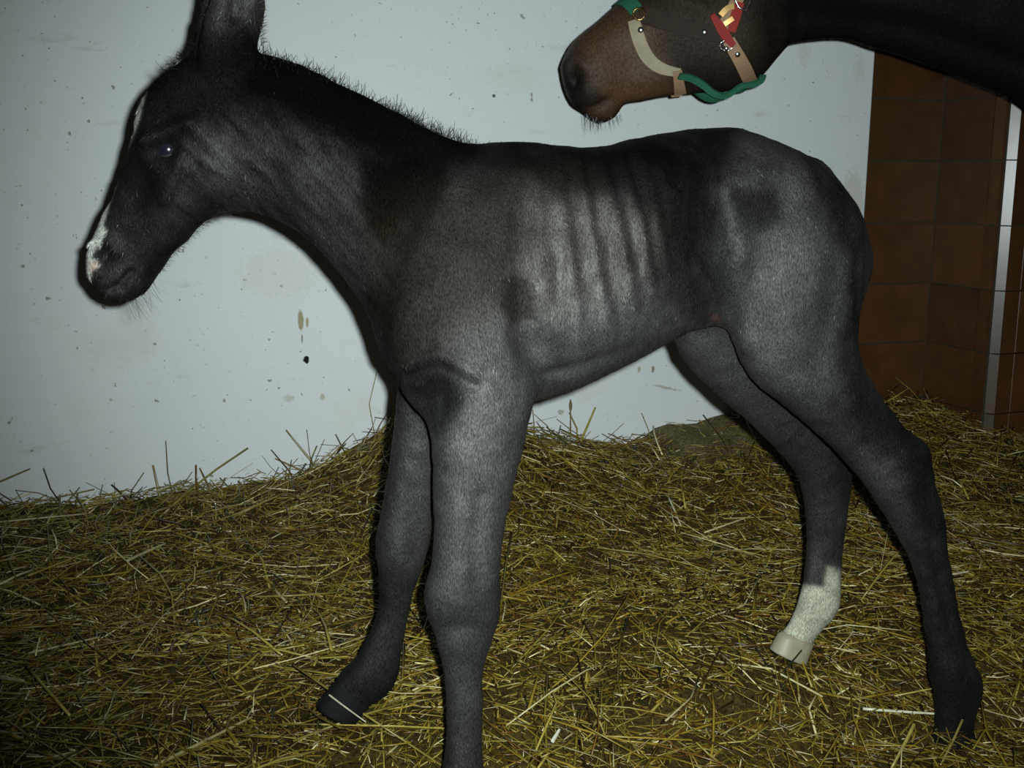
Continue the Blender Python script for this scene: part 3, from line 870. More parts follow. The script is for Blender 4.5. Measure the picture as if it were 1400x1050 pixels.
    for side in (0, 1):
        if side == 1:   # mirrored through the head's middle plane
            mid = FP(227, 204, .165); hn_ = np.array([0, 1.0, 0])
            p = p + hn_*2*((mid-p) @ hn_); n = n - hn_*2*(n @ hn_)
        fwd = np.array([0, -1.0 if side == 0 else 1.0, 0])
        c = p - fwd*.0108
        bm = bmesh.new(); bmesh.ops.create_uvsphere(bm, u_segments=24, v_segments=16, radius=.0165)
        me_e = bpy.data.meshes.new('eye'); bm.to_mesh(me_e); bm.free()
        me_e.transform(Matrix.Translation(Vector(c)))
        me_e.polygons.foreach_set('use_smooth', np.ones(len(me_e.polygons), bool))
        child('eye', me_e, M_EYE, 'dark shining eye')
        # lids: almond ring round the ball
        ring = []; 
        for k in range(32):
            t = k/32*2*math.pi
            ex = .0170*math.cos(t); ez = (.0100 if math.sin(t) > 0 else .0085)*math.sin(t)
            ex2, ez2 = ex*math.cos(.15)-ez*math.sin(.15), ex*math.sin(.15)+ez*math.cos(.15)
            rr = ex2*ex2+ez2*ez2
            dd = math.sqrt(max(.0170**2-rr, 0)) if rr < .0170**2 else 0
            ring.append(c + np.array([ex2, 0, ez2]) + fwd*(dd*.9+.0015))
        ring = np.array(ring); Vt, Ft = [], []
        for k in range(32):
            tg = ring[(k+1) % 32]-ring[k-1]; tg /= np.linalg.norm(tg)
            o1 = np.cross(tg, fwd); o1 /= np.linalg.norm(o1); o2 = np.cross(o1, tg)
            for j in range(8):
                a_ = j/8*2*math.pi
                Vt.append(ring[k] + o1*.0032*math.cos(a_) + o2*.0026*math.sin(a_))
        for k in range(32):
            for j in range(8):
                Ft.append((k*8+j, k*8+(j+1) % 8, ((k+1) % 32)*8+(j+1) % 8, ((k+1) % 32)*8+j))
        me_l = mesh_np('eyelid', np.array(Vt), Ft); fix_normals(me_l)
        child('eyelid', me_l, M_LID)
    # tail: a short dock with wet hair, clamped behind the buttocks
    rows = [(1122, 268, 1146, 256, .0, .014), (1144, 300, 1166, 294, .0, .018), (1150, 360, 1168, 358, .0, .017), (1150, 420, 1165, 420, .0, .014), (1154, 470, 1166, 474, .0, .008)]
    c, a, b = stations(rows); V_, F_ = loft(c, a, b, 2, 16, 4, .006, .02)
    tl = mesh_np('tail', V_, F_); fix_normals(tl)
    set_color(tl, 'tint', np.tile([.006, .006, .006, .2], (len(V_), 1)))
    child('tail', tl, M_COAT)

    # ---- hair
    def ribbons(P, Nr, D0, ln, w, curl, lift, seg=2, tint=None, gloss=None, droop=0.0):
        n = len(P)
        T = D0 - Nr*(D0*Nr).sum(1)[:, None]; T /= np.linalg.norm(T, axis=1)[:, None]+1e-9
        S = np.cross(Nr, T)
        az = rng.normal(0, 1, n)*curl[0]
        T = T*np.cos(az)[:, None] + S*np.sin(az)[:, None]; S = np.cross(Nr, T)
        lf = np.abs(lift[0] + lift[1]*rng.normal(0, 1, n))
        d = T*np.cos(lf)[:, None] + Nr*np.sin(lf)[:, None]
        tw = rng.normal(0, .3, n); nn = np.cross(d, S)
        W_ = S*np.cos(tw)[:, None] + nn*np.sin(tw)[:, None]
        kap = rng.normal(0, curl[1], n); kap2 = rng.normal(0, curl[1], n)
        pts = [P]; cur = P; dd = d
        for k in range(seg):
            cur = cur + dd*(ln/seg)[:, None]
            pts.append(cur)
            dd = dd + S*(kap/seg)[:, None] + nn*((kap2)/seg)[:, None] + np.array([0, 0, -droop/seg])
            dd /= np.linalg.norm(dd, axis=1)[:, None]
        Vl = []
        for k in range(seg):
            ww = (w*(1-.45*k/seg))[:, None]*.5
            Vl += [pts[k]-W_*ww, pts[k]+W_*ww]
        Vl.append(pts[-1])
        VV = np.stack(Vl, 1); nv = VV.shape[1]
        tri = []
        for k in range(seg-1):
            tri += [[2*k, 2*k+1, 2*k+3], [2*k, 2*k+3, 2*k+2]]
        tri.append([2*seg-2, 2*seg-1, 2*seg])
        Fh = (np.arange(n)[:, None, None]*nv + np.array(tri)[None]).reshape(-1, 3)
        Cc = np.repeat(np.hstack([tint, gloss[:, None]]), nv, 0)
        return VV.reshape(-1, 3), Fh, Cc
    def hair_obj(name, data, label=None, kind='stuff'):
        V, F, C = [], [], []; o = 0
        for v, f_, c in data:
            V.append(v); F.append(f_+o); C.append(c); o += len(v)
        mh = mesh_np(name, np.vstack(V), np.vstack(F), smooth=False); set_color(mh, 'tint', np.clip(np.vstack(C), 0, 1))
        o = child(name, mh, M_HAIR, label)
        if kind: o['kind'] = kind
        return o
    # short coat over the whole body
    nf = len(me.polygons); ar = np.empty(nf); me.polygons.foreach_get('area', ar)
    cen = np.empty(nf*3); me.polygons.foreach_get('center', cen); cen = cen.reshape(-1, 3)
    nor = np.empty(nf*3); me.polygons.foreach_get('normal', nor); nor = nor.reshape(-1, 3)
    fv = np.array([p.vertices[0] for p in me.polygons])
    cd = np.empty(len(me.vertices)*4, np.float32); me.attributes['tint'].data.foreach_get('color', cd); cd = cd.reshape(-1, 4)
    nH = 190000
    idx = rng.choice(nf, nH, p=ar/ar.sum())
    Ph = cen[idx] + rng.normal(0, .0016, (nH, 3)); Nh = nor[idx]; Ph -= Nh*((Ph-cen[idx])*Nh).sum(1)[:, None]; Ph -= Nh*.0004
    hx, hy = proj(Ph)
    flow = np.tile(np.array([.25, .08, -1.0]), (nH, 1))
    nk = inpoly(hx, hy, [(330, 60), (640, 190), (540, 520), (480, 400), (350, 290)], 40)[:, None]
    flow = flow*(1-nk) + np.array([.75, .2, -.8])*nk
    hd_ = (hx < 340)[:, None]
    flow = np.where(hd_, np.stack([(hx-240)/120., 0*hx, -(hy-180)/120.-.3], 1), flow)
    bk = inpoly(hx, hy, [(640, 180), (1010, 160), (1000, 300), (900, 330), (700, 300)], 40)[:, None]
    flow = flow*(1-bk) + np.array([.7, .25, -.7])*bk
    lite = rng.random(nH) < .32
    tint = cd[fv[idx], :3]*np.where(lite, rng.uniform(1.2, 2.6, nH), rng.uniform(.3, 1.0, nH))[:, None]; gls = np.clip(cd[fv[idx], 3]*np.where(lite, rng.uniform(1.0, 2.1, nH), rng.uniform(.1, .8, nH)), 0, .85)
    # wet locks: streaks along the lie of the hair
    fu = flow/np.linalg.norm(flow, axis=1)[:, None]; ac = np.cross(fu, [0, 1.0, 0]); ac /= np.linalg.norm(ac, axis=1)[:, None]+1e-9
    lock = value_noise(np.stack([(Ph*ac).sum(1)*190, (Ph*fu).sum(1)*38, Ph[:, 1]*20], 1), 81)
    lk = np.where(hx < 560, 1.3, .6)*np.where(hy > 620, .4, 1)
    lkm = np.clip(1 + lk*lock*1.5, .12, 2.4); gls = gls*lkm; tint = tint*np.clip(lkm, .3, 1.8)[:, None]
    ln = rng.uniform(.005, .010, nH)*np.where(hx < 480, 1.15, 1.0); ln = np.where((hy > 700), ln*.7, ln)
    hair_obj('coat', [ribbons(Ph, Nh, flow, ln, np.full(nH, .00065), (.24, .25), (.05, .06), 2, tint, gls)], 'short dark hair of the coat')
    # mane
    crest = catmull([(345, 66), (390, 80), (440, 100), (490, 126), (540, 147), (580, 166), (620, 186), (655, 202)], 8)
    nM = 6500
    t = rng.random(nM)*(len(crest)-1.001); i0 = t.astype(int); fr = (t-i0)[:, None]
    pxy = crest[i0]*(1-fr) + crest[i0+1]*fr
    tt = t/(len(crest)-1); lm = np.interp(tt, [0, .25, .5, .75, 1], [.112, .085, .05, .025, .002])
    Pm = np.array([FP(x, y+2, l) for (x, y), l in zip(pxy, lm)])
    sidel = rng.normal(0, .012, nM)
    Pm += NW[None]*sidel[:, None]; Pm[:, 2] -= np.abs(sidel)*.9 + rng.random(nM)*.007 + .003
    Nm = np.tile(np.array([0, 0, 1.0]), (nM, 1)) + NW[None]*(sidel/.012*.6)[:, None]; Nm /= np.linalg.norm(Nm, axis=1)[:, None]
    fl_ = np.tile(np.array([.6, 0, -.1]), (nM, 1)) + NW[None]*np.sign(sidel)[:, None]*.8
    tn = np.tile([.007, .0072, .008], (nM, 1))*rng.uniform(.5, 1.6, nM)[:, None]
    mane = [ribbons(Pm, Nm, fl_, rng.uniform(.012, .030, nM), np.full(nM, .0011), (1.2, 7.0), (.12, .22), 8, tn, rng.uniform(.05, .45, nM), 1.6)]
    # forelock and poll tuft
    nP_ = 260
    pp = np.array([FP(x, y, .12+rng.normal(0, .012)) for x, y in zip(rng.uniform(245, 285, nP_), np.zeros(nP_))])
    pp = np.array([FP(x, 92-.9*(x-235)+rng.normal(0, 2), .13+rng.normal(0, .012)) for x in rng.uniform(225, 280, nP_)])
    mane.append(ribbons(pp, np.tile([-.6, -.2, .75], (nP_, 1)), np.tile([-.6, 0, .3], (nP_, 1)), rng.uniform(.010, .022, nP_), np.full(nP_, .0008), (.6, 1.6), (.25, .2), 4, tn[:nP_], np.full(nP_, .4), .2))
    hair_obj('mane', mane, 'short wet curly black mane along the crest')
    # ear fringe, jaw fuzz
    nE = 420
    k = rng.random(nE)
    ex = np.where(rng.random(nE) < .75, 357 - 8*k, 284 + 3*k); ey = 62 - 100*k
    ee = np.array([FP(x, y, .075+rng.normal(0, .006)) for x, y in zip(ex, ey)])
    rightm = (ex > 320)[:, None]
    hair_obj('ear_fringe', [ribbons(ee, np.where(rightm, [[.9, -.2, .1]], [[-.9, -.2, .1]]), np.tile([.2, -.1, 1.0], (nE, 1)), rng.uniform(.008, .016, nE), np.full(nE, .0008), (.5, .7), (.8, .3), 3,
             np.tile([.022, .012, .008], (nE, 1)), np.full(nE, .4))], 'brownish hair along the edge of the ear')
    # whiskers under the chin
    nW = 46
    wx = rng.uniform(165, 212, nW); wy = np.interp(wx, [165, 190, 205, 212], [409, 407, 396, 380])
    ww_ = np.array([FP(x, y-3, .215+rng.normal(0, .014)) for x, y in zip(wx, wy)])
    hair_obj('whiskers', [ribbons(ww_, np.tile([.25, -.1, -1.0], (nW, 1)), np.tile([.5, 0, -.6], (nW, 1)), rng.uniform(.018, .045, nW), np.full(nW, .00055), (.6, .6), (1.1, .25), 4,
             np.tile([.05, .05, .05], (nW, 1)), np.full(nW, .4))], 'thin whiskers under the chin')
    nJ = 260
    jx = rng.uniform(215, 352, nJ); jy = np.interp(jx, [215, 240, 275, 300, 330, 355], [376, 346, 312, 296, 291, 287])
    jj = np.array([FP(x, y-4, .16+rng.normal(0, .012)) for x, y in zip(jx, jy)])
    hair_obj('jaw_fuzz', [ribbons(jj, np.tile([.35, -.1, -1.0], (nJ, 1)), np.tile([.6, 0, -.2], (nJ, 1)), rng.uniform(.007, .014, nJ), np.full(nJ, .0007), (.5, .5), (.5, .25), 3,
             np.tile([.02, .02, .02], (nJ, 1)), np.full(nJ, .4))])
    return root
foal = build_foal()

# ------------------------------------------------------------------ the mare
MY = 2.42
MN = np.array([0, 1.0, 0])
def MP(x, y, l=0.0): return on_plane(x, y, [0, MY+l, 0], MN)
MH_ROWS = [
    (768, 84, 788, 147, .045), (781, 60, 812, 160, .058), (799, 43, 832, 152, .062), (817, 29, 853, 141, .060), (837, 11, 884, 137, .062),
    (864, -12, 918, 131, .072), (897, -42, 957, 127, .086), (932, -75, 1000, 124, .096), (968, -108, 1038, 108, .10), (1010, -138, 1060, 82, .095), (1062, -160, 1078, 60, .085)]
MK_ROWS = [
    (1095, -178, 1070, 62, .082), (1170, -205, 1150, 54, .088), (1255, -232, 1210, 71, .098), (1345, -258, 1300, 101, .115), (1445, -280, 1400, 146, .14),
    (1560, -290, 1500, 240, .18)]
def mstations(rows):
    cs, as_, bs = [], [], []
    for x1, y1, x2, y2, t in rows:
        A, B = MP(x1, y1), MP(x2, y2)
        cs.append((A+B)/2); as_.append((B-A)/2); bs.append(MN*t)
    return np.array(cs), np.array(as_), np.array(bs)
def build_mare():
    parts = []
    c, a, b = mstations(MH_ROWS); parts.append(loft(c, a, b, 2.35, 36, 5, .012, .03))
    ck, ak, bk = mstations(MK_ROWS)
    # carry on from the neck into the trunk (out of the picture)
    xe = ck[-1][0]
    tr = [(xe+.28, 1.20, .43, .24), (xe+.62, 1.17, .40, .29), (xe+1.0, 1.15, .39, .31), (xe+1.35, 1.19, .37, .30), (xe+1.65, 1.22, .32, .26), (xe+1.85, 1.20, .22, .17)]
    cc = np.vstack([ck, [[x, MY, z] for x, z, h, t in tr]])
    aa = np.vstack([ak, [[-.02, 0, -h] for x, z, h, t in tr]]); bb = np.vstack([bk, [MN*t for x, z, h, t in tr]])
    parts.append(loft(cc, aa, bb, 2.1, 36, 5, .02, .05))
    # lower lip and chin
    c, a, b = mstations([(800, 140, 806, 160, .03), (818, 140, 820, 167, .036), (834, 138, 838, 163, .034), (846, 128, 848, 150, .026)])
    parts.append(loft(c, a, b, 2.1, 20, 4, .008, .008))
    # ears
    for s in (-1, 1):
        e0 = MP(1062, -150, s*.05)
        c = np.array([e0, e0+[.02, s*.01, .06], e0+[.03, s*.015, .12], e0+[.035, s*.015, .17]])
        parts.append(loft(c, np.array([[.04, 0, .01], [.035, 0, 0], [.028, 0, 0], [.006, 0, 0]]), np.array([[0, .022, 0], [0, .02, 0], [0, .014, 0], [0, .004, 0]]), 2, 16, 4, .02, .01))
    # legs (out of the picture)
    hoof_c = []
    for (dx, s, kind) in ((.30, -1, 'f'), (.36, 1, 'f'), (1.55, -1, 'h'), (1.62, 1, 'h')):
        x = xe+dx; y = MY+s*.15
        g = bed1((x, y))
        if kind == 'f':
            L_ = [(0, 1.05, .11, .09), (0, .85, .095, .075), (0.0, .66, .065, .055), (0, .50, .05, .045), (0, .44, .052, .048), (0, .34, .034, .03), (0, .22, .033, .03), (0, .17, .042, .036), (-.03, .09, .036, .033)]
        else:
            L_ = [(-.02, 1.05, .17, .10), (-.04, .85, .13, .085), (.04, .66, .08, .06), (.10, .52, .062, .05), (.10, .44, .05, .042), (.07, .30, .036, .033), (.05, .17, .042, .037), (.02, .09, .036, .033)]
        c = np.array([[x+o, y, g+z] for o, z, r1, r2 in L_])
        parts.append(loft(c, np.array([[r1, 0, 0] for o, z, r1, r2 in L_]), np.array([[0, r2, 0] for o, z, r1, r2 in L_]), 2, 20, 4, .02, .01))
        hoof_c.append((c[-1], g))
    me = remeshed(parts, .009, 4)
    V = verts_of(me); Nn = normals_of(me); px, py = proj(V)
    view = CAM - V; view /= np.linalg.norm(view, axis=1)[:, None]
    fc = np.clip((Nn*view).sum(1)*1.6, 0, 1)
    D = np.zeros(len(V))
    D -= fc*.022*gauss(px, py, 782, 112, 7, 12, 20)                        # nostril
    D += fc*.007*np.exp(-.5*(seg_dist(px, py, [(770, 90), (785, 78), (797, 90)])/5)**2)
    D -= fc*.010*np.exp(-.5*(seg_dist(px, py, [(792, 152), (815, 148), (835, 136)])/3)**2)
    D += fc*.012*gauss(px, py, 1015, 60, 32, 40)                           # cheek
    D -= fc*.010*np.exp(-.5*(seg_dist(px, py, [(1058, 20), (1066, 60)])/12)**2)
    D += fc*.008*np.exp(-.5*(seg_dist(px, py, [(880, -20), (960, 10)])/8)**2)
    D -= fc*.008*gauss(px, py, 880, 75, 25, 20)
    D -= fc*.012*np.exp(-.5*(seg_dist(px, py, [(1090, 20), (1250, 40), (1400, 90)])/14)**2)
    D += .002*value_noise(V*16, 71)
    V2 = V + Nn*D[:, None]
    me.vertices.foreach_set('co', V2.astype(np.float32).ravel()); me.update()
    px, py = proj(V2); wob = 10*value_noise(V2*10, 72); qx, qy = px+wob, py+wob
    base = np.tile([.0075, .0058, .005], (len(V2), 1)); gl = np.full(len(V2), .13)
    bn = inpoly(qx, qy, [(775, 60), (850, 5), (900, 40), (920, 125), (850, 140), (815, 120)], 16)
    base += bn[:, None]*np.array([.046, .022, .009])
    b2 = inpoly(qx, qy, [(820, 118), (920, 118), (960, 130), (850, 150), (845, 172), (800, 172), (805, 150), (835, 140)], 7)
    base += b2[:, None]*np.array([.035, .017, .007])
    b3 = inpoly(qx, qy, [(850, -20), (1000, -80), (1060, 60), (1000, 110), (900, 60)], 30)
    base += b3[:, None]*np.array([.012, .006, .002])
    gl += bn*.10 + .25*gauss(px, py, 775, 95, 8, 25, 20)
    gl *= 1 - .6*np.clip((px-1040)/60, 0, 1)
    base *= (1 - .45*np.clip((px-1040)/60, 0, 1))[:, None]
    dk = gauss(px, py, 782, 112, 9, 15, 20)[:, None]
    base = base*(1-.75*dk)
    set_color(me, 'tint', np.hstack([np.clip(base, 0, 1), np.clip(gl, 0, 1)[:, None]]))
    root = empty('mare', (xe+1.0, MY, bed1((xe+1.0, MY))))
    tag(root, 'dark bay mare wearing a halter, her head reaching over behind the foal', 'horse')
    bpy.context.view_layer.update(); inv = root.matrix_world.inverted()
    ob = link('body', me, M_MARE, root); ob.matrix_parent_inverse = inv
    for c, g in hoof_c:
        V_, F_ = loft(np.array([[c[0], c[1], g+.085], [c[0]-.025, c[1], g+.045], [c[0]-.04, c[1], g+.004]]), np.array([[.045, 0, 0], [.058, 0, 0], [.066, 0, 0]]), np.array([[0, .043, 0], [0, .052, 0], [0, .058, 0]]), 2, 20, 3, .005, .003)
        mh = mesh_np('hoof', V_, F_); fix_normals(mh)
        o = link('hoof', mh, M_HOOF_D, root); o.matrix_parent_inverse = inv
        HOOVES.append((c[0]-.04, c[1], .06))
    # eyes (above the picture) and whiskers
    bvh = bvh_of(me)
    p, n = hit(bvh, 985, -62)
    for s in (0, 1):
        q = p.copy()
        if s: q[1] = 2*MY - p[1]
        bm = bmesh.new(); bmesh.ops.create_uvsphere(bm, u_segments=20, v_segments=12, radius=.021)
        mee = bpy.data.meshes.new('eye'); bm.to_mesh(mee); bm.free()
        mee.transform(Matrix.Translation(Vector(q + np.array([0, .011 if not s else -.011, 0]))))
        mee.polygons.foreach_set('use_smooth', np.ones(len(mee.polygons), bool))
        o = link('eye', mee, plain('mare_eye', (.008, .006, .006), .08, .8), root); o.matrix_parent_inverse = inv
    n_ = 34; V_, F_ = [], []
    for k in range(n_):
        a = MP(random.uniform(798, 850), 158+random.uniform(-4, 4), random.uniform(-.03, .02))
        d = np.array([random.uniform(-.3, .4), random.uniform(-.4, .2), -1.0]); d /= np.linalg.norm(d); L_ = random.uniform(.015, .04)
        o = len(V_); w = .0006
        V_ += [a+[-w, 0, 0], a+[w, 0, 0], a+d*L_*.6+[w*.6, 0, 0], a+d*L_*.6+[-w*.6, 0, 0], a+d*L_+[random.uniform(-.004, .004), 0, 0]]
        F_ += [(o, o+1, o+2, o+3), (o+3, o+2, o+4)]
    mw = mesh_np('whiskers', np.array(V_), F_)
    o = link('whiskers', mw, plain('mare_whisker', (.05, .05, .05), .5), root); o.matrix_parent_inverse = inv; o['kind'] = 'stuff'
    return root, bvh
mare, mare_bvh = build_mare()

# ------------------------------------------------------------------ the halter
def build_halter():
    M_CREAM = plain('cream_leather', (.27, .22, .145), .65, .3, noise=.25, scale=60, bump=.3)
    M_TAN = plain('worn_tan_leather', (.25, .15, .085), .65, .3, noise=.25, scale=60, bump=.3)
    M_BROWN = plain('dark_brown_leather', (.030, .018, .013), .75, .15, noise=.3, scale=50, bump=.3)
    M_GREEN = plain('green_webbing', (.018, .098, .052), .8, .2, noise=.35, scale=180, bump=.5)
    M_RED = plain('red_webbing', (.23, .012, .006), .7, .3, noise=.3, scale=150, bump=.4)
    M_BRASS = plain('old_brass', (.42, .26, .10), .35, .5, 1.0, noise=.35, scale=60)
    M_STEEL = plain('steel', (.75, .75, .72), .22, .5, 1.0)
    c0 = hit(mare_bvh, 985, 45)[0]
    root = empty('halter', c0)
    tag(root, 'leather and green webbing halter strapped on the mare head', 'halter')
    bpy.context.view_layer.update(); inv = root.matrix_world.inverted()
    def child(name, me, mat, parent=None, label=None):
        o = link(name, me, mat, parent or root); o.matrix_parent_inverse = inv if parent is None else (root.matrix_world).inverted()
        if label: o['label'] = label
        if me.get('both_sides'):                       # the same strap on the far side of the head
            m2 = me.copy(); m2.transform(Matrix.Translation((0, 2*MY, 0)) @ Matrix.Diagonal((1, -1, 1, 1))); fix_normals(m2)
            o2 = bpy.data.objects.new(name, m2); COL.objects.link(o2); o2.parent = root; o2.matrix_parent_inverse = inv
        return o
    def surf(pts, n=18, off=.0):
        pth = catmull(np.array(pts, float), 6)
        d = np.r_[0, np.cumsum(np.hypot(*np.diff(pth, axis=0).T))]
        s = np.linspace(0, d[-1], n)
        xy = np.stack([np.interp(s, d, pth[:, 0]), np.interp(s, d, pth[:, 1])], 1)
        P, Q = [], []
        for x, y in xy:
            p, q = hit(mare_bvh, x, y); P.append(p); Q.append(q)
        P = np.array(P); Q = np.array(Q)
        for _ in range(3):
            P[1:-1] = .5*P[1:-1] + .25*(P[:-2]+P[2:]); Q[1:-1] = .5*Q[1:-1] + .25*(Q[:-2]+Q[2:])
        Q /= np.linalg.norm(Q, axis=1)[:, None]
        return P + Q*off, Q
    def strap(P, Q, w, th=.004, mirror=True):
        n = len(P); T = np.gradient(P, axis=0); T /= np.linalg.norm(T, axis=1)[:, None]
        S = np.cross(T, Q); S /= np.linalg.norm(S, axis=1)[:, None]
        ww = np.full(n, w) if np.isscalar(w) else np.interp(np.linspace(0, 1, n), np.linspace(0, 1, len(w)), w)
        V, F = [], []
        for i in range(n):
            h = S[i]*ww[i]/2; a = P[i] - Q[i]*.003; b_ = P[i] + Q[i]*th
            V += [a-h, a+h, b_+h*.96, b_-h*.96]
        for i in range(n-1):
            for j in range(4):
                k = (j+1) % 4
                F.append((i*4+j, i*4+k, (i+1)*4+k, (i+1)*4+j))
        F.append((3, 2, 1, 0)); F.append(tuple((n-1)*4+j for j in range(4)))
        V = np.array(V)
        me = mesh_np('strap', V, F, smooth=False); fix_normals(me)
        me['both_sides'] = bool(mirror)
        return me
    # noseband: cream strap down the side, green piece over the nose
    P, Q = surf([(867, 28), (873, 52), (885, 78), (903, 93), (930, 99)], 22)
    child('noseband', strap(P, Q, [.026, .028, .028, .024, .018]), M_CREAM)
    # green piece over the bridge of the nose
    A = hit(mare_bvh, 871, 15)[0]; B_ = A.copy(); B_[1] = 2*MY - A[1]; R_ = MP(846, -1)
    P, Q = [], []
    for q in catmull([A, A*.45+R_*.55+np.array([-.01, -.02, .015]), R_+np.array([-.008, 0, .012]), B_*.45+R_*.55+np.array([-.01, .02, .015]), B_], 5):
        loc, nor, i_, d_ = mare_bvh.find_nearest(Vector(q)); P.append(np.array(loc)); Q.append(np.array(nor))
    child('nose_strap', strap(np.array(P), np.array(Q), .030, .004, False), M_GREEN, label='green webbing over the nose')
    # cheek strap
    P, Q = surf([(880, 20), (905, 28), (935, 37), (962, 44), (985, 48)], 20)
    child('cheek_strap', strap(P, Q, [.036, .034, .032, .030]), M_BROWN)
    # throat strap
    P, Q = surf([(996, 55), (1006, 72), (1017, 92), (1026, 112)], 14)
    child('throat_strap', strap(P, Q, [.026, .028, .030, .030]), M_TAN)
    # red strap and brass fitting beside the cheek ring
    P, Q = surf([(973, 20), (984, 36), (997, 56), (1003, 62)], 12, .003)
    child('red_strap', strap(P, Q, [.010, .018, .020, .012]), M_RED)
    P, Q = surf([(988, 38), (998, 20), (1006, 4), (1016, -20), (1032, -60), (1048, -100)], 20)
    child('crown_strap', strap(P, Q, .026), M_TAN)
    P, Q = surf([(1000, 44), (1005, 24), (1011, 4)], 10, .004)
    child('red_crown_cover', strap(P, Q, [.016, .022, .018]), M_RED)
    for pts, w, mt in [([(985, 22), (994, 12), (1003, 10)], .012, M_BRASS), ([(990, 34), (1002, 26)], .010, M_BRASS)]:
        P, Q = surf(pts, 8, .005); child('brass_loop', strap(P, Q, w, .005, False), mt)
    # steel buckle frame
    def ringpath(pts, r, mat, name, off=.006):
        P, Q = [], []
        for x, y in pts:
            p, q = hit(mare_bvh, x, y); P.append(p+q*off)
        P = np.array(P); n = len(P); V, F = [], []
        for i in range(n):
            t = P[(i+1) % n]-P[i-1]; t /= np.linalg.norm(t); a = np.cross(t, [0, -1.0, 0]); a /= np.linalg.norm(a); b_ = np.cross(t, a)
            for j in range(6):
                A = j/6*2*math.pi; V.append(P[i]+a*r*math.cos(A)+b_*r*math.sin(A))
        for i in range(n):
            for j in range(6):
                F.append((i*6+j, i*6+(j+1) % 6, ((i+1) % n)*6+(j+1) % 6, ((i+1) % n)*6+j))
        me = mesh_np(name, np.array(V), F); fix_normals(me); child(name, me, mat)
    ringpath([(1003, 0), (1012, -8), (1026, -6), (1024, 6), (1018, 17), (1009, 12)], .0028, M_STEEL, 'buckle', .012)
    ringpath([(993+9*math.cos(k/10*6.283), 62+7*math.sin(k/10*6.283)) for k in range(10)], .0024, M_STEEL, 'ring', .003)
    ringpath([(874+8*math.cos(k/10*6.283), 20+8*math.sin(k/10*6.283)) for k in range(10)], .0024, M_BRASS, 'ring', .004)
    # chin strap: green webbing hanging in a slack curve below the jaw
    pts = [(928, 104), (945, 107), (960, 115), (975, 127), (988, 131), (1000, 127), (1013, 118), (1030, 115), (1040, 110), (1043, 103)]
    pth = catmull(pts, 4)
    Lp = np.interp(np.linspace(0, 1, len(pth)), [0, .25, .5, .75, 1], [-.072, -.055, -.05, -.06, -.085])
    P = np.array([MP(x, y, l) for (x, y), l in zip(pth, Lp)])
    Q = np.tile([0, -.8, -.6], (len(P), 1)); Q = Q/np.linalg.norm(Q, axis=1)[:, None]
    child('chin_strap', strap(P, Q, [.013, .015, .013, .010, .012, .014]), M_GREEN, label='slack green webbing under the jaw')
    P, Q = surf([(926, 96), (928, 110), (930, 126)], 8)
    child('keeper', strap(P, Q, [.020, .022, .026], .006), M_TAN)
    # studs
    for x, y, r in ((876, 41, .0065), (963, 44, .0065), (1008, 74, .006), (993, 66, .005)):
        p, q = hit(mare_bvh, x, y)
        bm = bmesh.new(); bmesh.ops.create_uvsphere(bm, u_segments=14, v_segments=8, radius=r)
        me = bpy.data.meshes.new('stud'); bm.to_mesh(me); bm.free()
        rot = Vector(q).to_track_quat('Z', 'Y').to_matrix().to_4x4()
        me.transform(Matrix.Translation(Vector(p+q*.0045)) @ rot @ Matrix.Diagonal((1, 1, .5, 1)))
        me.polygons.foreach_set('use_smooth', np.ones(len(me.polygons), bool))
        child('stud', me, M_STEEL)
build_halter()
build_straw()

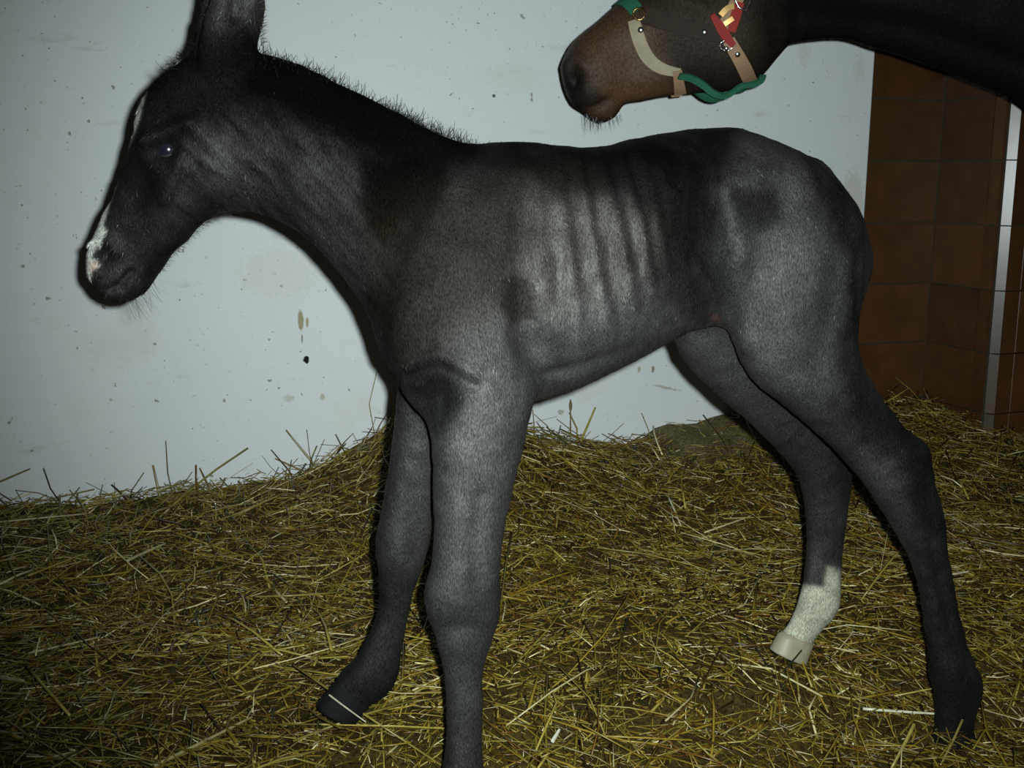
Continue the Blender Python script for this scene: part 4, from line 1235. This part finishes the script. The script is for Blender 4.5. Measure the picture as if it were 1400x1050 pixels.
# ------------------------------------------------------------------ single stalks that stand out
STALKS = [  # end pixels, width m, colour, label, where ('wall' / 'bed' / 'over')
    ((-30, 672), (41, 641), .0055, (.20, .15, .05), 'brown straw stalk leaning on the white wall at the far left edge', 'wall'),
    ((-5, 699), (129, 669), .0050, (.20, .16, .06), 'long straw stalk lying almost flat against the white wall at left', 'wall'),
    ((228, 716), (209, 636), .0075, (.25, .18, .07), 'thick brown stalk standing upright before the wall below the foal head', 'wall'),
    ((288, 670), (273, 640), .0055, (.16, .11, .04), 'short stalk standing at the wall right of the thick upright stalk', 'wall'),
    ((449, 658), (391, 588), .0060, (.22, .17, .07), 'long leaning stalk on the wall beside the far foreleg', 'wall'),
    ((434, 652), (376, 627), .0050, (.20, .15, .05), 'lower stalk crossing below the long leaning stalk on the wall', 'wall'),
    ((794, 604), (814, 557), .0065, (.35, .30, .05), 'yellow green stalk standing at the wall under the foal belly', 'wall'),
    ((780, 600), (780, 560), .0040, (.17, .13, .06), 'thin dark stalk with seed head at the wall under the belly', 'wall'),
    ((1180, 969), (1283, 976), .0050, (.62, .58, .40), 'bright pale stalk lying flat left of the near hind hoof', 'bed'),
    ((1296, 786), (1326, 781), .0045, (.60, .55, .36), 'short bright stalk right of the near hind cannon', 'bed'),
    ((450, 950), (500, 987), .0028, (.45, .42, .30), 'thin pale stalk lying across the far front hoof', 'over'),
    ((1316, 984), (1286, 1046), .0042, (.26, .20, .05), 'golden stalk leaning in front of the near hind hoof', 'over'),
    ((1250, 990), (1218, 1052), .0060, (.30, .24, .05), 'golden blade standing left of the near hind hoof', 'over'),
    ((1096, 889), (1070, 919), .0030, (.02, .018, .012), 'dark twig leaning against the white hind hoof', 'over'),
    ((1020, 868), (1074, 946), .0038, (.025, .02, .01), 'dark bent twig left of the white hind hoof', 'bed'),
    ((0, 926), (33, 931), .0070, (.42, .34, .18), 'broad pale stalk at the left edge of the picture', 'bed'),
    ((39, 893), (136, 871), .0040, (.40, .33, .16), 'long thin pale stalk in the dark straw at lower left', 'bed'),
    ((173, 767), (226, 743), .0060, (.36, .32, .15), 'pale straw stalk below the thick upright stalk', 'bed'),
    ((211, 1047), (345, 980), .0050, (.40, .34, .14), 'very long stalk slanting across the lower left straw', 'bed'),
    ((914, 680), (931, 719), .0045, (.65, .60, .42), 'short white stalk under the belly left of the far hind leg', 'bed'),
    ((963, 728), (1027, 705), .0040, (.55, .48, .25), 'slanting pale stalk left of the far hind cannon', 'bed'),
    ((755, 1014), (765, 997), .0065, (.70, .66, .50), 'tiny bright white stalk piece at the bottom centre', 'bed'),
]
for (p0, p1, w, col, label, where) in STALKS:
    if not label: continue
    if where == 'wall':
        A = on_plane(*p0, wp(0, L_WALL-.05), NW); B = on_plane(*p1, wp(0, L_WALL-.012), NW)
    elif where == 'bed':
        A = on_bed(*p0, .020); B = on_bed(*p1, .020)
    else:
        dd = .05 if label.startswith(('thin', 'dark')) else 0
        if label.startswith('thin'): A = FP(*p0, .13-.035); B = FP(*p1, .13-.075)
        elif label.startswith('dark'): A = FP(*p0, .12-.033); B = FP(*p1, .12-.06)
        else: A = FP(*p0, -.09-.035); B = on_bed(*p1, .010)
    d = B-A; L_ = np.linalg.norm(d); d /= L_
    s = np.cross(d, [0, -1, .3]); s /= np.linalg.norm(s); n2 = np.cross(s, d)
    c = np.array([A, A*.66+B*.34+n2*L_*.02, A*.33+B*.67+n2*L_*.015, B])
    k = np.array([1.0, .95, .85, .7])[:, None]
    V_, F_ = loft(c, s*w/2*k, n2*w*.32*k, 2, 8, 2, .0005, .0005)
    if 'seed head' in label:
        h, g_ = loft(np.array([B-d*.006, B+d*.012, B+d*.03]), np.array([s*.002, s*.005, s*.001]), np.array([n2*.002, n2*.004, n2*.001]), 2, 8, 3, .001, .002)
        V_, F_ = join([(V_, F_), (h, g_)])
    me = mesh_np('straw_stalk', V_, F_); fix_normals(me)
    set_color(me, 'tint', np.tile(col, (len(V_), 1)))
    tag(link('straw_stalk', me, M_STRAW), label, 'straw stalk', 'straw stalks that stand out of the bedding')
